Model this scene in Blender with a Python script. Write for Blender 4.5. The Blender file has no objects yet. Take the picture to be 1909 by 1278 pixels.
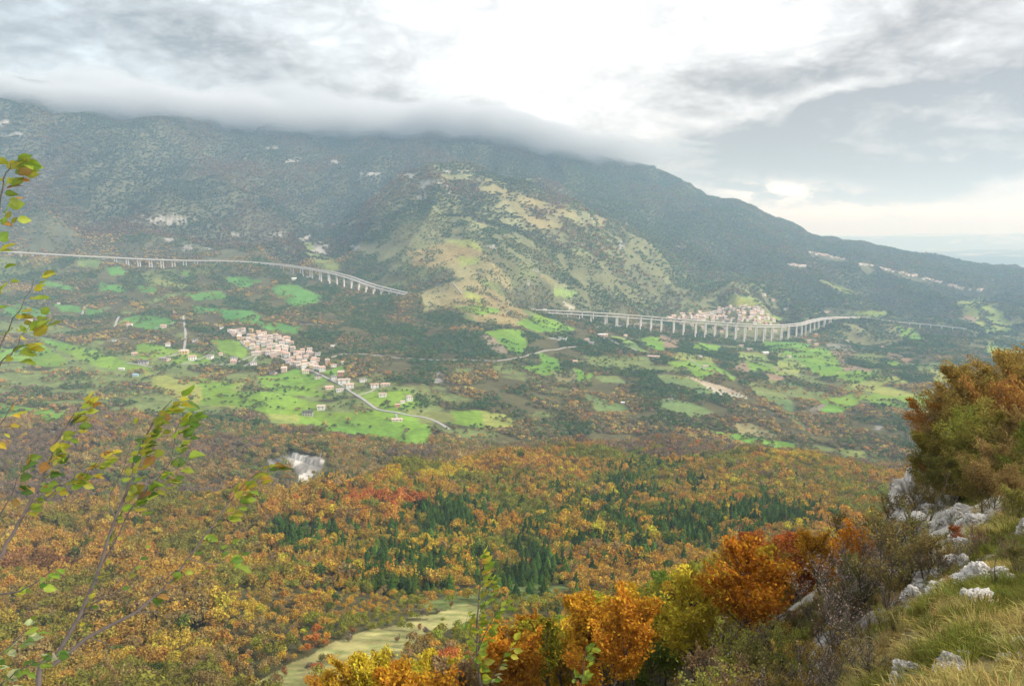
import bpy, math, random, bmesh
import numpy as np
from mathutils import Vector, Matrix, Quaternion
random.seed(7)
rng = np.random.default_rng(11)
S = bpy.context.scene
COL = S.collection
# ------------------------------------------------------------------ camera, sky, sun, exposure
HAZE_D, HAZE_C = .92e-4, (.48, .73, 1.0)
CLOUD = [(575, .0011), (600, .0018), (622, .003), (645, .004)]
F = 1487.0; CXP, CYP = 954.5, 639.0            # focal length and centre in pixels of the 1909 px wide photograph
PITCH = math.atan(199.0 / F)
cam_d = bpy.data.cameras.new('camera'); cam = bpy.data.objects.new('camera', cam_d); COL.objects.link(cam)
cam.location = (0, 0, 0); cam.rotation_euler = (math.pi / 2 - PITCH, 0, 0)
cam_d.sensor_width = 36; cam_d.lens = 36 * F / 1909.0
cam_d.clip_start = 0.2; cam_d.clip_end = 120000
S.camera = cam
S.view_settings.view_transform = 'Standard'; S.view_settings.look = 'None'
S.view_settings.exposure = 0.82; S.view_settings.gamma = 1; S.view_settings.use_curve_mapping = False
c = S.cycles
c.use_denoising = True; c.max_bounces = 6; c.diffuse_bounces = 2; c.glossy_bounces = 1
c.transmission_bounces = 2; c.transparent_max_bounces = 12; c.volume_bounces = 3
c.use_adaptive_sampling = True; c.adaptive_threshold = 0.015
c.caustics_reflective = False; c.caustics_refractive = False
SUN_EL, SUN_AZ = math.radians(38), math.radians(108)      # azimuth from +Y towards +X
W = bpy.data.worlds.new('World'); S.world = W; W.use_nodes = True
nt = W.node_tree; nt.nodes.clear()
class NB:                                       # small node-building helper
    def __init__(s, t): s.t = t
    def n(s, typ, **k):
        o = s.t.nodes.new(typ)
        for a, b in k.items(): setattr(o, a, b)
        return o
    def link(s, a, b): s.t.links.new(a, b)
    def put(s, v, sock):
        if hasattr(v, 'is_output'): s.t.links.new(v, sock)
        else: sock.default_value = v
    def m(s, op, a, b=None, c_=None, clamp=False):
        o = s.n('ShaderNodeMath', operation=op, use_clamp=clamp)
        for i, v in enumerate((a, b, c_)):
            if v is not None: s.put(v, o.inputs[i])
        return o.outputs[0]
    def noise(s, vec, scale, detail=4, rough=.5, dist=0.0):
        o = s.n('ShaderNodeTexNoise'); s.put(vec, o.inputs['Vector'])
        o.inputs['Scale'].default_value = scale; o.inputs['Detail'].default_value = detail
        o.inputs['Roughness'].default_value = rough; o.inputs['Distortion'].default_value = dist
        return o
    def mix(s, f, a, b, blend='MIX'):
        o = s.n('ShaderNodeMix', data_type='RGBA', blend_type=blend)
        s.put(f, o.inputs[0]); s.put(a, o.inputs[6]); s.put(b, o.inputs[7]); return o.outputs[2]
    def ramp(s, f, stops):
        o = s.n('ShaderNodeValToRGB'); s.put(f, o.inputs[0]); el = o.color_ramp.elements
        while len(el) < len(stops): el.new(.5)
        for e_, (p, cc) in zip(el, stops): e_.position = p; e_.color = cc if len(cc) == 4 else (*cc, 1)
        return o.outputs[0]
    def sm(s, v, lo, hi, t0=0.0, t1=1.0):
        o = s.n('ShaderNodeMapRange', interpolation_type='SMOOTHSTEP'); s.put(v, o.inputs[0])
        o.inputs[1].default_value = lo; o.inputs[2].default_value = hi
        o.inputs[3].default_value = t0; o.inputs[4].default_value = t1
        return o.outputs[0]
g = NB(nt)
sky = g.n('ShaderNodeTexSky', sky_type='NISHITA', sun_disc=False)
sky.sun_elevation = SUN_EL; sky.sun_rotation = SUN_AZ; sky.altitude = 900; sky.air_density = 1.0; sky.dust_density = 2.0
tc = g.n('ShaderNodeTexCoord')
sep = g.n('ShaderNodeSeparateXYZ'); g.link(tc.outputs['Generated'], sep.inputs[0])
az = g.m('ARCTAN2', sep.outputs[0], sep.outputs[1]); el = g.m('ARCSINE', sep.outputs[2])
cmb = g.n('ShaderNodeCombineXYZ'); g.link(az, cmb.inputs[0]); g.link(g.m('MULTIPLY', el, 2.2), cmb.inputs[1])
w1 = g.noise(cmb.outputs[0], 3.2, 5, .52, .35); w2 = g.noise(cmb.outputs[0], 7.5, 6, .55, .2)
wz = g.noise(cmb.outputs[0], 2.3, 4, .5)
def warp(src, n_, amt): return g.m('ADD', src, g.m('MULTIPLY', g.m('SUBTRACT', n_, .5), amt))
sepn = g.n('ShaderNodeSeparateColor'); g.link(w1.outputs['Color'], sepn.inputs[0])
sepm = g.n('ShaderNodeSeparateColor'); g.link(w2.outputs['Color'], sepm.inputs[0])
azw = warp(warp(az, sepn.outputs[0], .34), sepm.outputs[0], .20)
elw = warp(warp(el, sepn.outputs[1], .17), sepm.outputs[1], .10)
def px_dir(px, py):
    x = (px - CXP) / F; v = (CYP - py) / F
    d = Vector((x, math.cos(PITCH) + v * math.sin(PITCH), -math.sin(PITCH) + v * math.cos(PITCH))).normalized()
    return math.atan2(d.x, d.y), math.asin(d.z)
def blob(px, py, rx, ry, tilt=0.0, raw=False):  # soft cloud patch, centred on a compass direction
    a0, e0 = px_dir(px, py); A, E = (az, el) if raw else (azw, elw)
    da = g.m('SUBTRACT', A, a0); de = g.m('SUBTRACT', E, e0)
    ct, st = math.cos(tilt), math.sin(tilt)
    u = g.m('DIVIDE', g.m('ADD', g.m('MULTIPLY', da, ct), g.m('MULTIPLY', de, st)), rx / F)
    v = g.m('DIVIDE', g.m('SUBTRACT', g.m('MULTIPLY', de, ct), g.m('MULTIPLY', da, st)), ry / F)
    r2 = g.m('ADD', g.m('MULTIPLY', u, u), g.m('MULTIPLY', v, v))
    return g.m('EXPONENT', g.m('MULTIPLY', r2, -1.0))
lum = g.m('ADD', 1.0, 0.0)
def add(v, k):
    global lum
    lum = g.m('ADD', lum, g.m('MULTIPLY', v, k))
SKY_BLOBS = [(200, 60, 420, 130, 0, -.16), (620, 190, 260, 40, -.15, -.16), (1850, 60, 220, 80, .2, -.20), (330, 170, 220, 30, -.1, .14), (120, 30, 160, 30, .1, .12), (1600, 215, 180, 22, .1, -.25), (1840, 210, 160, 24, .1, .2), (1350, 150, 220, 50, .05, -.36), (1400, 165, 110, 26, .1, -.10), (1560, 70, 170, 60, .35, -.22),
             (1780, 265, 480, 85, .05, -.42), (1400, 285, 200, 50, .25, -.45), (1750, 345, 330, 28, 0, -.45),
             (1900, 150, 240, 60, .3, -.30), (1480, 200, 200, 22, .05, .25),
             (700, 205, 330, 62, -.22, -.14), (860, 245, 200, 45, -.1, -.14), (300, 110, 260, 80, -.1, -.12), (60, 90, 300, 120, 0, -.10),
             (480, 240, 420, 50, -.12, -.12), (1150, 290, 170, 24, .0, -.35), (500, 130, 300, 60, -.2, -.06),
             (1010, 215, 60, 45, .2, .25), (1000, 110, 300, 170, 0, .34), (470, 40, 180, 40, 0, .06),
              (1250, 30, 220, 30, 0, .05)]
for (a_, b_, c_, d_, t_, k_) in SKY_BLOBS: add(blob(a_, b_, c_, d_, t_), k_)
add(g.m('SUBTRACT', wz.outputs[0], .5), .8)
add(g.m('SUBTRACT', g.noise(cmb.outputs[0], 5.2, 9, .62, .8).outputs[0], .5), .7)
add(g.m('SUBTRACT', g.noise(cmb.outputs[0], 9, 7, .6, .5).outputs[0], .5), .75)
bil = g.noise(cmb.outputs[0], 13, 8, .62, .25).outputs[0]
add(g.m('SUBTRACT', g.m('ABSOLUTE', g.m('SUBTRACT', bil, .5)), .09), 1.7)
add(g.m('SUBTRACT', g.noise(cmb.outputs[0], 24, 6, .6, .2).outputs[0], .5), .35)
small = g.noise(cmb.outputs[0], 26, 5, .6, .3).outputs[0]   # cauliflower tops of the low far clouds
lum = g.m('MAXIMUM', g.m('MINIMUM', lum, 1.35), .36)
low = g.m('MULTIPLY', g.sm(small, .40, .62), g.m('ADD', blob(1720, 402, 400, 17, 0, True), blob(1470, 362, 120, 20, -.1, True)))   # sunlit far clouds low over the plain
lum = g.m('ADD', lum, g.m('MULTIPLY', low, 1.7))
cc = g.ramp(g.m('DIVIDE', lum, 1.2), [(.15, (.96, .82, .70)), (.5, (.97, .90, .84)), (.72, (.97, .96, .95)), (.9, (1, 1, 1))])
cloudc = g.n('ShaderNodeVectorMath', operation='SCALE'); g.link(cc, cloudc.inputs[0]); g.link(g.m('MULTIPLY', lum, 5.0), cloudc.inputs['Scale'])
blue_l = blob(60, 60, 520, 240, 0, True)
cb = g.mix(g.m('MULTIPLY', blue_l, .75), cloudc.outputs[0], g.mix(1, cloudc.outputs[0], (.80, .95, 1.06, 1), 'MULTIPLY'))
hor = g.sm(el, .0, .05, 1, 0)                 # pale band low over the far plain
cb = g.mix(g.m('MULTIPLY', hor, .55), cb, (7.2, 7.5, 7.8, 1))
fin = g.mix(.90, sky.outputs[0], cb)
bg = g.n('ShaderNodeBackground'); g.link(fin, bg.inputs[0]); bg.inputs[1].default_value = .115
out = g.n('ShaderNodeOutputWorld'); g.link(bg.outputs[0], out.inputs[0])
W.cycles.sampling_method = 'MANUAL'; W.cycles.sample_map_resolution = 512
sd = bpy.data.lights.new('sun', 'SUN'); sun = bpy.data.objects.new('sun', sd); COL.objects.link(sun)
sd.energy = 2.6; sd.angle = math.radians(10); sd.color = (1, .95, .86)
sun.rotation_euler = Vector((-math.sin(SUN_AZ) * math.cos(SUN_EL), -math.cos(SUN_AZ) * math.cos(SUN_EL), -math.sin(SUN_EL))).to_track_quat('-Z', 'Y').to_euler()

# ------------------------------------------------------------------ helpers
def tag(o, label=None, cat=None, group=None, kind=None):
    if label: o['label'] = label
    if cat: o['category'] = cat
    if group: o['group'] = group
    if kind: o['kind'] = kind
    return o
def mesh_np(name, V, Fq, mat=None, smooth=True, attrs=None):
    """V (n,3), Fq (m,3|4) -> mesh"""
    V = np.asarray(V, np.float32); Fq = np.asarray(Fq, np.int32); k = Fq.shape[1]
    me = bpy.data.meshes.new(name)
    me.vertices.add(len(V)); me.vertices.foreach_set('co', V.ravel())
    me.loops.add(Fq.size); me.loops.foreach_set('vertex_index', Fq.ravel())
    me.polygons.add(len(Fq)); me.polygons.foreach_set('loop_start', np.arange(0, Fq.size, k, dtype=np.int32))
    me.polygons.foreach_set('use_smooth', np.full(len(Fq), smooth, bool))
    me.update(calc_edges=True)
    for an, (typ, data) in (attrs or {}).items():
        at = me.attributes.new(an, typ, 'POINT')
        at.data.foreach_set({'FLOAT_COLOR': 'color', 'FLOAT': 'value', 'INT': 'value', 'FLOAT_VECTOR': 'vector'}[typ], np.asarray(data).ravel())
    if mat: me.materials.append(mat)
    return me
def link(name, me, parent=None, loc=None):
    o = bpy.data.objects.new(name, me); COL.objects.link(o)
    if parent: o.parent = parent
    if loc is not None: o.location = loc
    return o
def hsh(ix, iy, seed):
    n = (ix.astype(np.int64) * 374761393 + iy.astype(np.int64) * 668265263 + seed * 974711) & 0xffffffff
    n = ((n ^ (n >> 13)) * 1274126177) & 0xffffffff
    return ((n ^ (n >> 16)) & 0xffff) / 65535.0
def vn(x, y, seed=0):
    ix = np.floor(x); iy = np.floor(y); fx = x - ix; fy = y - iy
    fx = fx * fx * fx * (fx * (fx * 6 - 15) + 10); fy = fy * fy * fy * (fy * (fy * 6 - 15) + 10)
    a = hsh(ix, iy, seed); b = hsh(ix + 1, iy, seed); c1 = hsh(ix, iy + 1, seed); d = hsh(ix + 1, iy + 1, seed)
    return (a + (b - a) * fx) * (1 - fy) + (c1 + (d - c1) * fx) * fy
def fbm(x, y, octv=4, seed=0, gain=.5):
    s = 0; a = 1; t = 0
    for i in range(octv):
        s = s + a * (vn(x * 2 ** i + 17.3 * i, y * 2 ** i - 9.1 * i, seed + i) * 2 - 1); t += a; a *= gain
    return s / t
def sstep(v, lo, hi):
    t = np.clip((v - lo) / (hi - lo), 0, 1); return t * t * (3 - 2 * t)
def p2ae(px, py):
    """pixel of the photograph -> tan(azimuth), tan(elevation)"""
    px = np.asarray(px, float); py = np.asarray(py, float)
    x = (px - CXP) / F; v = (CYP - py) / F
    d = math.cos(PITCH) + v * math.sin(PITCH)
    return x / d, (-math.sin(PITCH) + v * math.cos(PITCH)) / d
def w2p(X, Y, Z):
    dep = Y * math.cos(PITCH) - Z * math.sin(PITCH); up = Y * math.sin(PITCH) + Z * math.cos(PITCH)
    dep = np.maximum(dep, .01)
    return CXP + F * X / dep, CYP - F * up / dep

# ------------------------------------------------------------------ the lie of the land
# profiles of the ground along eight compass directions: (photo row seen there, metres ahead); rows given as 'z' are heights hidden behind a crest
CP = {
 -260: [(1278,330),(1130,430),(1000,620),(955,730),('z',-335,850),(935,930),(835,1070),(780,1280),(700,1700),(620,2150),(560,2500),(490,2960),(455,3100),(400,3250),(300,3550),(205,3900),(172,4100)],
 0:    [(1278,330),(1130,430),(1000,620),(958,720),('z',-335,850),(940,930),(838,1080),(780,1300),(700,1700),(620,2200),(560,2600),(505,2920),(484,3020),(450,3150),(400,3300),(300,3650),(215,4000),(186,4250)],
 150:  [(1278,330),(1000,625),(948,735),('z',-335,860),(930,940),(835,1090),(780,1310),(700,1720),(620,2220),(560,2620),(510,2920),(488,3040),(455,3180),(400,3370),(300,3750),(232,4120),(202,4450)],
 300:  [(1278,320),(1130,425),(1000,635),(933,770),('z',-338,880),(918,970),(830,1130),(780,1330),(720,1600),(660,1950),(600,2350),(550,2700),(508,2950),(496,3080),(460,3230),(420,3400),(350,3750),(290,4100),(245,4500),(215,4900)],
 450:  [(1278,310),(1130,420),(1000,640),(915,790),('z',-338,920),(905,1010),(845,1130),(790,1350),(730,1600),(665,1950),(600,2350),(550,2750),(512,3000),(496,3120),(455,3350),(420,3600),(370,4100),(300,4700),(256,5000),(228,5300)],
 600:  [(1278,300),(1150,400),(1000,640),(905,820),('z',-338,950),(908,1050),(846,1120),(800,1330),(740,1600),(690,1800),(650,2050),(600,2350),(560,2650),(527,2950),(505,3200),(480,3600),(440,4100),(385,4500),(320,4850),(270,5200),(240,5500)],
 750:  [(1278,290),(1150,400),(1000,640),(870,930),('z',-345,1060),(858,1170),(810,1330),(770,1450),(720,1650),(690,1850),(650,2100),(610,2350),(575,2600),(545,2800),(500,3020),(450,3200),(400,3400),(355,3650),(337,3760),('z',215,4100),(322,4700),(292,5050),(272,5450),(235,5800)],
 930:  [(1278,270),(1150,390),(1080,500),(1000,640),(900,880),(842,1050),('z',-352,1200),(806,1400),(740,1650),(680,1950),(620,2300),(570,2600),(520,2830),(460,3050),(400,3330),(350,3620),(326,3760),('z',240,4100),(303,4950),(284,5350),(245,5800)],
 1080: [(1230,205),(1240,300),(1080,500),(1000,640),(900,890),(828,1100),('z',-358,1260),(800,1450),(750,1680),(690,2000),(640,2350),(600,2700),(560,2950),(500,3300),(440,3650),(400,3900),('z',85,4250),(383,4800),(335,5400),(302,5900),(280,6400)],
 1220: [('z',-39,60),('z',-55,100),('z',-80,150),('z',-122,220),(1235,300),(1090,480),(1000,640),(900,910),(850,1050),(820,1160),('z',-364,1310),(798,1490),(760,1650),(700,2000),(650,2380),(620,2800),(594,3180),(560,3450),(510,3700),(462,4000),('z',-45,4350),(440,4800),(385,5500),(338,6300),(324,6700)],
 1400: [('z',-25.5,45),('z',-50,100),('z',-80,160),('z',-155,280),(1100,470),(1000,640),(900,900),(835,1120),('z',-375,1270),(815,1440),(765,1700),(710,2050),(670,2450),(650,2750),(634,3080),(612,3250),(578,3520),(548,3800),('z',-285,4150),(515,4600),(455,5300),(410,5900),(380,6300),('z',90,7200)],
 1500: [(1262,28),(1150,50),('z',-37,75),('z',-58,120),('z',-105,200),('z',-160,290),(1100,480),(1000,640),(900,900),(845,1120),('z',-385,1270),(828,1440),(785,1650),(735,1980),(690,2350),(650,2800),(632,3120),(612,3350),(585,3750),(545,4300),(490,5000),(445,5600),(420,6000),('z',-60,7000)],
 1600: [(1278,16.5),(1175,28),(1090,40),(1060,56),('z',-46,80),('z',-92,140),('z',-190,320),(1000,640),(900,900),(865,1100),('z',-390,1270),(835,1420),(780,1700),(725,2080),(670,2600),(635,3150),(618,3350),(590,3850),(545,4500),(500,5200),(475,5700),(455,6100),('z',-200,7200)],
 1740: [(1278,9),(1150,15.5),(1085,26),(985,40),(890,52),('z',-26,75),('z',-70,130),('z',-190,340),(1000,620),(900,900),(885,1050),('z',-395,1200),(835,1400),(780,1700),(720,2100),(660,2700),(628,3200),(618,3450),(585,4000),(545,4700),(515,5400),(486,6200),('z',-330,7400)],
 1909: [(1278,8.5),(1150,13.5),(1050,22),(960,32),(880,44),(845,60),('z',-40,110),('z',-170,320),(1000,600),(900,900),('z',-395,1200),(835,1400),(780,1700),(720,2100),(665,2650),(630,3200),(612,3500),(580,4100),(548,4900),(522,5700),(508,6400),('z',-420,7600)],
 2200: [(1278,8),(1150,11),(1000,20),(860,36),(800,60),('z',-40,110),('z',-160,320),(1000,600),(900,900),('z',-395,1200),(835,1400),(780,1700),(720,2100),(665,2650),(620,3300),(580,4200),(545,5200),(520,6400),('z',-430,7600)],
}
for px_ in (-260, 0, 300, 600, 900):            # the steep slope under the viewpoint, below the frame
    CP.setdefault(px_, []); CP[px_] = CP[px_] + [('z', -4.2, 5), ('z', -11, 14), ('z', -36, 50), ('z', -72, 105), ('z', -132, 200)]
CP[1220] = CP[1220] + [('z', -5.4, 6), ('z', -17, 22)]
CP[1080] = CP[1080] + [('z', -30, 50), ('z', -63, 110), ('z', -9, 12)]
CP[1500] = CP[1500] + [('z', -6.2, 8), ('z', -11.4, 16)]
CP[1400] = CP[1400] + [('z', -16, 23), ('z', -9, 12)]
P = []
for px_, rows in CP.items():
    for r in rows:
        if r[0] == 'z': a_, _ = p2ae(px_, 900 if r[2] < 1300 else 500); P.append((float(a_), math.log(r[2]), r[1] / r[2]))
        else: a_, e_ = p2ae(px_, r[0]); P.append((float(a_), math.log(r[1]), float(e_)))
for a_ in (-.8, -.4, 0, .4, .8): P.append((a_, math.log(9000), -.044))
P = np.array(P); KA = 3.0
def rbf_solve(P, lam=2e-5):
    x, y, e_ = P[:, 0] * KA, P[:, 1], P[:, 2]; n = len(P)
    r2 = (x[:, None] - x) ** 2 + (y[:, None] - y) ** 2
    K = .5 * r2 * np.log(r2 + 1e-12) + lam * np.eye(n)
    Q = np.c_[np.ones(n), x, y]
    A = np.block([[K, Q], [Q.T, np.zeros((3, 3))]])
    return np.linalg.solve(A, np.r_[e_, 0, 0, 0])
WT = rbf_solve(P)
GA = np.linspace(-.95, .95, 280); GL = np.linspace(math.log(3), math.log(9500), 620)
def rbf_grid():
    X = (GA * KA)[:, None, None]; Y = GL[None, :, None]
    out = np.empty((len(GA), len(GL)))
    for i in range(0, len(GA), 20):
        r2 = (X[i:i + 20] - P[:, 0] * KA) ** 2 + (Y - P[:, 1]) ** 2
        out[i:i + 20] = (.5 * r2 * np.log(r2 + 1e-12)) @ WT[:-3] + WT[-3] + WT[-2] * X[i:i + 20, :, 0] + WT[-1] * Y[:, :, 0]
    return out
EG = rbf_grid()
def elev_base(X, Y):
    a = np.clip(X / Y, -.949, .949); l = np.clip(np.log(Y), GL[0], GL[-1] - 1e-6)
    i = (a - GA[0]) / (GA[1] - GA[0]); j = (l - GL[0]) / (GL[1] - GL[0])
    i0 = np.clip(i.astype(int), 0, len(GA) - 2); j0 = np.clip(j.astype(int), 0, len(GL) - 2); fi = i - i0; fj = j - j0
    return (EG[i0, j0] * (1 - fi) * (1 - fj) + EG[i0 + 1, j0] * fi * (1 - fj) + EG[i0, j0 + 1] * (1 - fi) * fj + EG[i0 + 1, j0 + 1] * fi * fj)
# the motorway decks: photo pixel and metres ahead of points along them
VIA = {
 'left_a': [(-160,458,3060),(25,470,3060),(200,480,3080),(330,485.5,3090),(430,487,3080),(520,494,3040),(600,506,2960),(650,518.5,2860),(700,536,2750),(756,549,2640)],
 'left_b': [(-160,457,3085),(25,469,3085),(200,479,3105),(330,484.5,3115),(430,486,3108),(520,492,3072),(600,503,3000),(650,514,2915),(700,531,2815),(765,547,2700)],
 'right_a': [(980,580.5,2760),(1100,587.5,2820),(1200,594,2890),(1300,602,2980),(1400,608.5,3080),(1450,609,3150),(1490,606,3230),(1515,599.5,3340),(1545,594,3450),(1600,592.5,3560),(1640,596,3600),(1666,598.5,3625)],
 'right_b': [(990,576.5,2830),(1100,582,2900),(1200,589,2970),(1300,597.5,3050),(1400,604.5,3140),(1450,605.5,3205),(1490,602.5,3290),(1515,596,3400),(1545,591.5,3500),(1600,590.5,3600),(1640,594.5,3640)],
 'far': [(1672,599.5,3620),(1720,603.5,3600),(1760,607.5,3570),(1802,612.5,3540)],
}
def catmull(pts, n):
    pts = [np.array(p, float) for p in pts]; pts = [2 * pts[0] - pts[1]] + pts + [2 * pts[-1] - pts[-2]]; o = []
    for i in range(1, len(pts) - 2):
        p0, p1, p2, p3 = pts[i - 1:i + 3]
        for k in range(n):
            t = k / n; o.append(.5 * (2 * p1 + (p2 - p0) * t + (2 * p0 - 5 * p1 + 4 * p2 - p3) * t * t + (3 * p1 - p0 - 3 * p2 + p3) * t ** 3))
    o.append(pts[-2]); return np.array(o)
def resample(P3, step):
    d = np.r_[0, np.cumsum(np.linalg.norm(np.diff(P3, axis=0), axis=1))]; n = max(2, int(round(d[-1] / step)) + 1)
    s = np.linspace(0, d[-1], n); return np.c_[[np.interp(s, d, P3[:, k]) for k in range(P3.shape[1])]].T
DECK = {}
for k_, pts in VIA.items():
    w = []
    for (px_, py_, Y_) in pts:
        a_, e_ = p2ae(px_, py_); w.append((float(a_) * Y_, Y_, float(e_) * Y_))
    DECK[k_] = resample(catmull(w, 24), 10)
DP = np.concatenate(list(DECK.values()))
# where a hand-made shelf or span needs the ground at a set depth under the deck: (photo column range, metres under deck)
def deck_clear(px_, right):
    if right: return np.interp(px_, [975,1000,1040,1075,1150,1250,1330,1400,1450,1500,1530,1560,1600,1660,1690,1720,1760,1800,1810], [-1,4,11,17,36,48,52,56,52,46,34,10,2,3,16,22,14,6,1])
    return np.interp(px_, [-200,40,90,130,170,200,240,300,330,360,385,430,490,520,545,590,640,690,720,750,765], [10,14,10,5,3,12,30,34,26,18,5,2,3,10,20,34,32,22,12,2,-1])
def crag(X, Y):
    r = 1 - np.abs(fbm(X / 3.1, Y / 3.6, 4, 47, .6)) * 2; m = sstep(fbm(X / 7, Y / 9, 3, 49), .02, .3)
    return sstep(r, .45, .8) * m
def height(X, Y):
    X = np.asarray(X, float); Y = np.maximum(np.asarray(Y, float), 2.0)
    z = elev_base(X, Y) * Y
    near = 1 - sstep(Y, 90, 260)
    mid = sstep(Y, 200, 420) * (1 - sstep(Y, 2600, 3400))
    far = sstep(Y, 2700, 3600)
    z = z + mid * (fbm(X / 260, Y / 260, 4, 3) * 9 + fbm(X / 70, Y / 70, 3, 9) * 2.5 * sstep(Y, 600, 1200))
    wx = X + 160 * fbm(X / 500, Y / 500, 3, 31); wy = Y + 160 * fbm(X / 500, Y / 500, 3, 37)
    rid = 1 - np.abs(fbm(wx / 420, wy / 900, 3, 21))
    z = z + far * ((rid - .72) * 195 + fbm(X / 130, Y / 130, 4, 5, .55) * 13)
    z = z + (1 - near) * (1 - sstep(Y, 300, 500)) * fbm(X / 40, Y / 40, 3, 6) * 1.5
    cr = fbm(X / 2.6, Y / 2.6, 4, 41); kn = fbm(X / 9, Y / 9, 2, 43)
    z = z + near * (cr * .28 + kn * .9 * sstep(Y, 12, 30)) * sstep(Y, 4, 12) + near * crag(X, Y) * .5 * sstep(Y, 22, 32)
    # white quarry-like scar in the ravine wall: terraces
    px_, py_ = w2p(X, Y, z)
    sc = np.exp(-((px_ - 560) / 55) ** 4) * np.exp(-((Y - 1110) / 70) ** 4)
    z = z + sc * (np.round(z / 7) * 7 - z) * .8
    # ground under the motorway
    if Y.size > 1: m = (Y > 2450) & (Y < 3900)
    else: m = np.array(Y > 2450) & np.array(Y < 3900)
    if m.any():
        zf = np.atleast_1d(z).astype(float).ravel().copy(); idx = np.where(np.atleast_1d(m).ravel())[0]
        xs = np.atleast_1d(X).ravel(); ys = np.atleast_1d(Y).ravel(); pf = np.atleast_1d(px_).ravel()
        for i in range(0, len(idx), 20000):
            ii = idx[i:i + 20000]
            d2 = (xs[ii, None] - DP[::3, 0]) ** 2 + (ys[ii, None] - DP[::3, 1]) ** 2
            j = d2.argmin(1); d = np.sqrt(d2[np.arange(len(ii)), j]); zd = DP[::3, 2][j]
            clr = np.where(pf[ii] > 860, deck_clear(pf[ii], True), deck_clear(pf[ii], False))
            tgt = zd - 4.5 - clr
            w = 1 - sstep(d, 25, 190); zf[ii] = zf[ii] * (1 - w) + tgt * w
        z = zf.reshape(np.shape(z))
    return z
_tx = np.linspace(-.93, .93, 1241)
def build_hmap():
    L = np.linspace(math.log(4), math.log(9000), 1500); return L
HL = np.linspace(math.log(4), math.log(9000), 1500)
HM = np.empty((len(_tx), len(HL)))
for i in range(0, len(_tx), 80):
    Yg = np.exp(HL)[None, :]; HM[i:i + 80] = height(_tx[i:i + 80, None] * Yg, np.repeat(Yg, len(_tx[i:i + 80]), 0))
def hz(X, Y):
    """fast bilinear read of the finished ground"""
    X = np.asarray(X, float); Y = np.asarray(Y, float)
    i = np.clip((X / Y - _tx[0]) / (_tx[1] - _tx[0]), 0, len(_tx) - 1.001); j = np.clip((np.log(Y) - HL[0]) / (HL[1] - HL[0]), 0, len(HL) - 1.001)
    i0 = i.astype(int); j0 = j.astype(int); fi = i - i0; fj = j - j0
    return HM[i0, j0] * (1 - fi) * (1 - fj) + HM[i0 + 1, j0] * fi * (1 - fj) + HM[i0, j0 + 1] * (1 - fi) * fj + HM[i0 + 1, j0 + 1] * fi * fj
EM = HM / np.exp(HL)[None, :]
HOR = np.maximum.accumulate(EM, axis=1)          # running skyline, to leave out what no one can see
def visible(X, Y, top=12.0, slack=.004):
    i = np.clip(np.round((X / Y - _tx[0]) / (_tx[1] - _tx[0])).astype(int), 0, len(_tx) - 1); j = np.clip(((np.log(Y) - HL[0]) / (HL[1] - HL[0])).astype(int) - 2, 0, len(HL) - 1)
    return (hz(X, Y) + top) / Y > HOR[i, j] - slack
def hit(px, py, ymin=4.0, ymax=9000):
    """first point of the ground seen along a direction of view"""
    a_, e_ = p2ae(px, py); a_ = float(a_); e_ = float(e_)
    j0 = int((math.log(ymin) - HL[0]) / (HL[1] - HL[0])) if ymin > 4 else 0
    Y = np.exp(HL[j0:]); h = hz(a_ * Y, Y) / Y
    k = np.where(h >= e_)[0]
    if len(k) == 0: k = [int(h.argmax())]
    k = k[0]; y = float(Y[k])
    if k > 0:
        h0, h1 = h[k - 1], h[k]; t = (e_ - h0) / (h1 - h0 + 1e-12); y = float(Y[k - 1] + (Y[k] - Y[k - 1]) * min(max(t, 0), 1))
    return a_ * y, y, float(hz(a_ * y, y))
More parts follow.
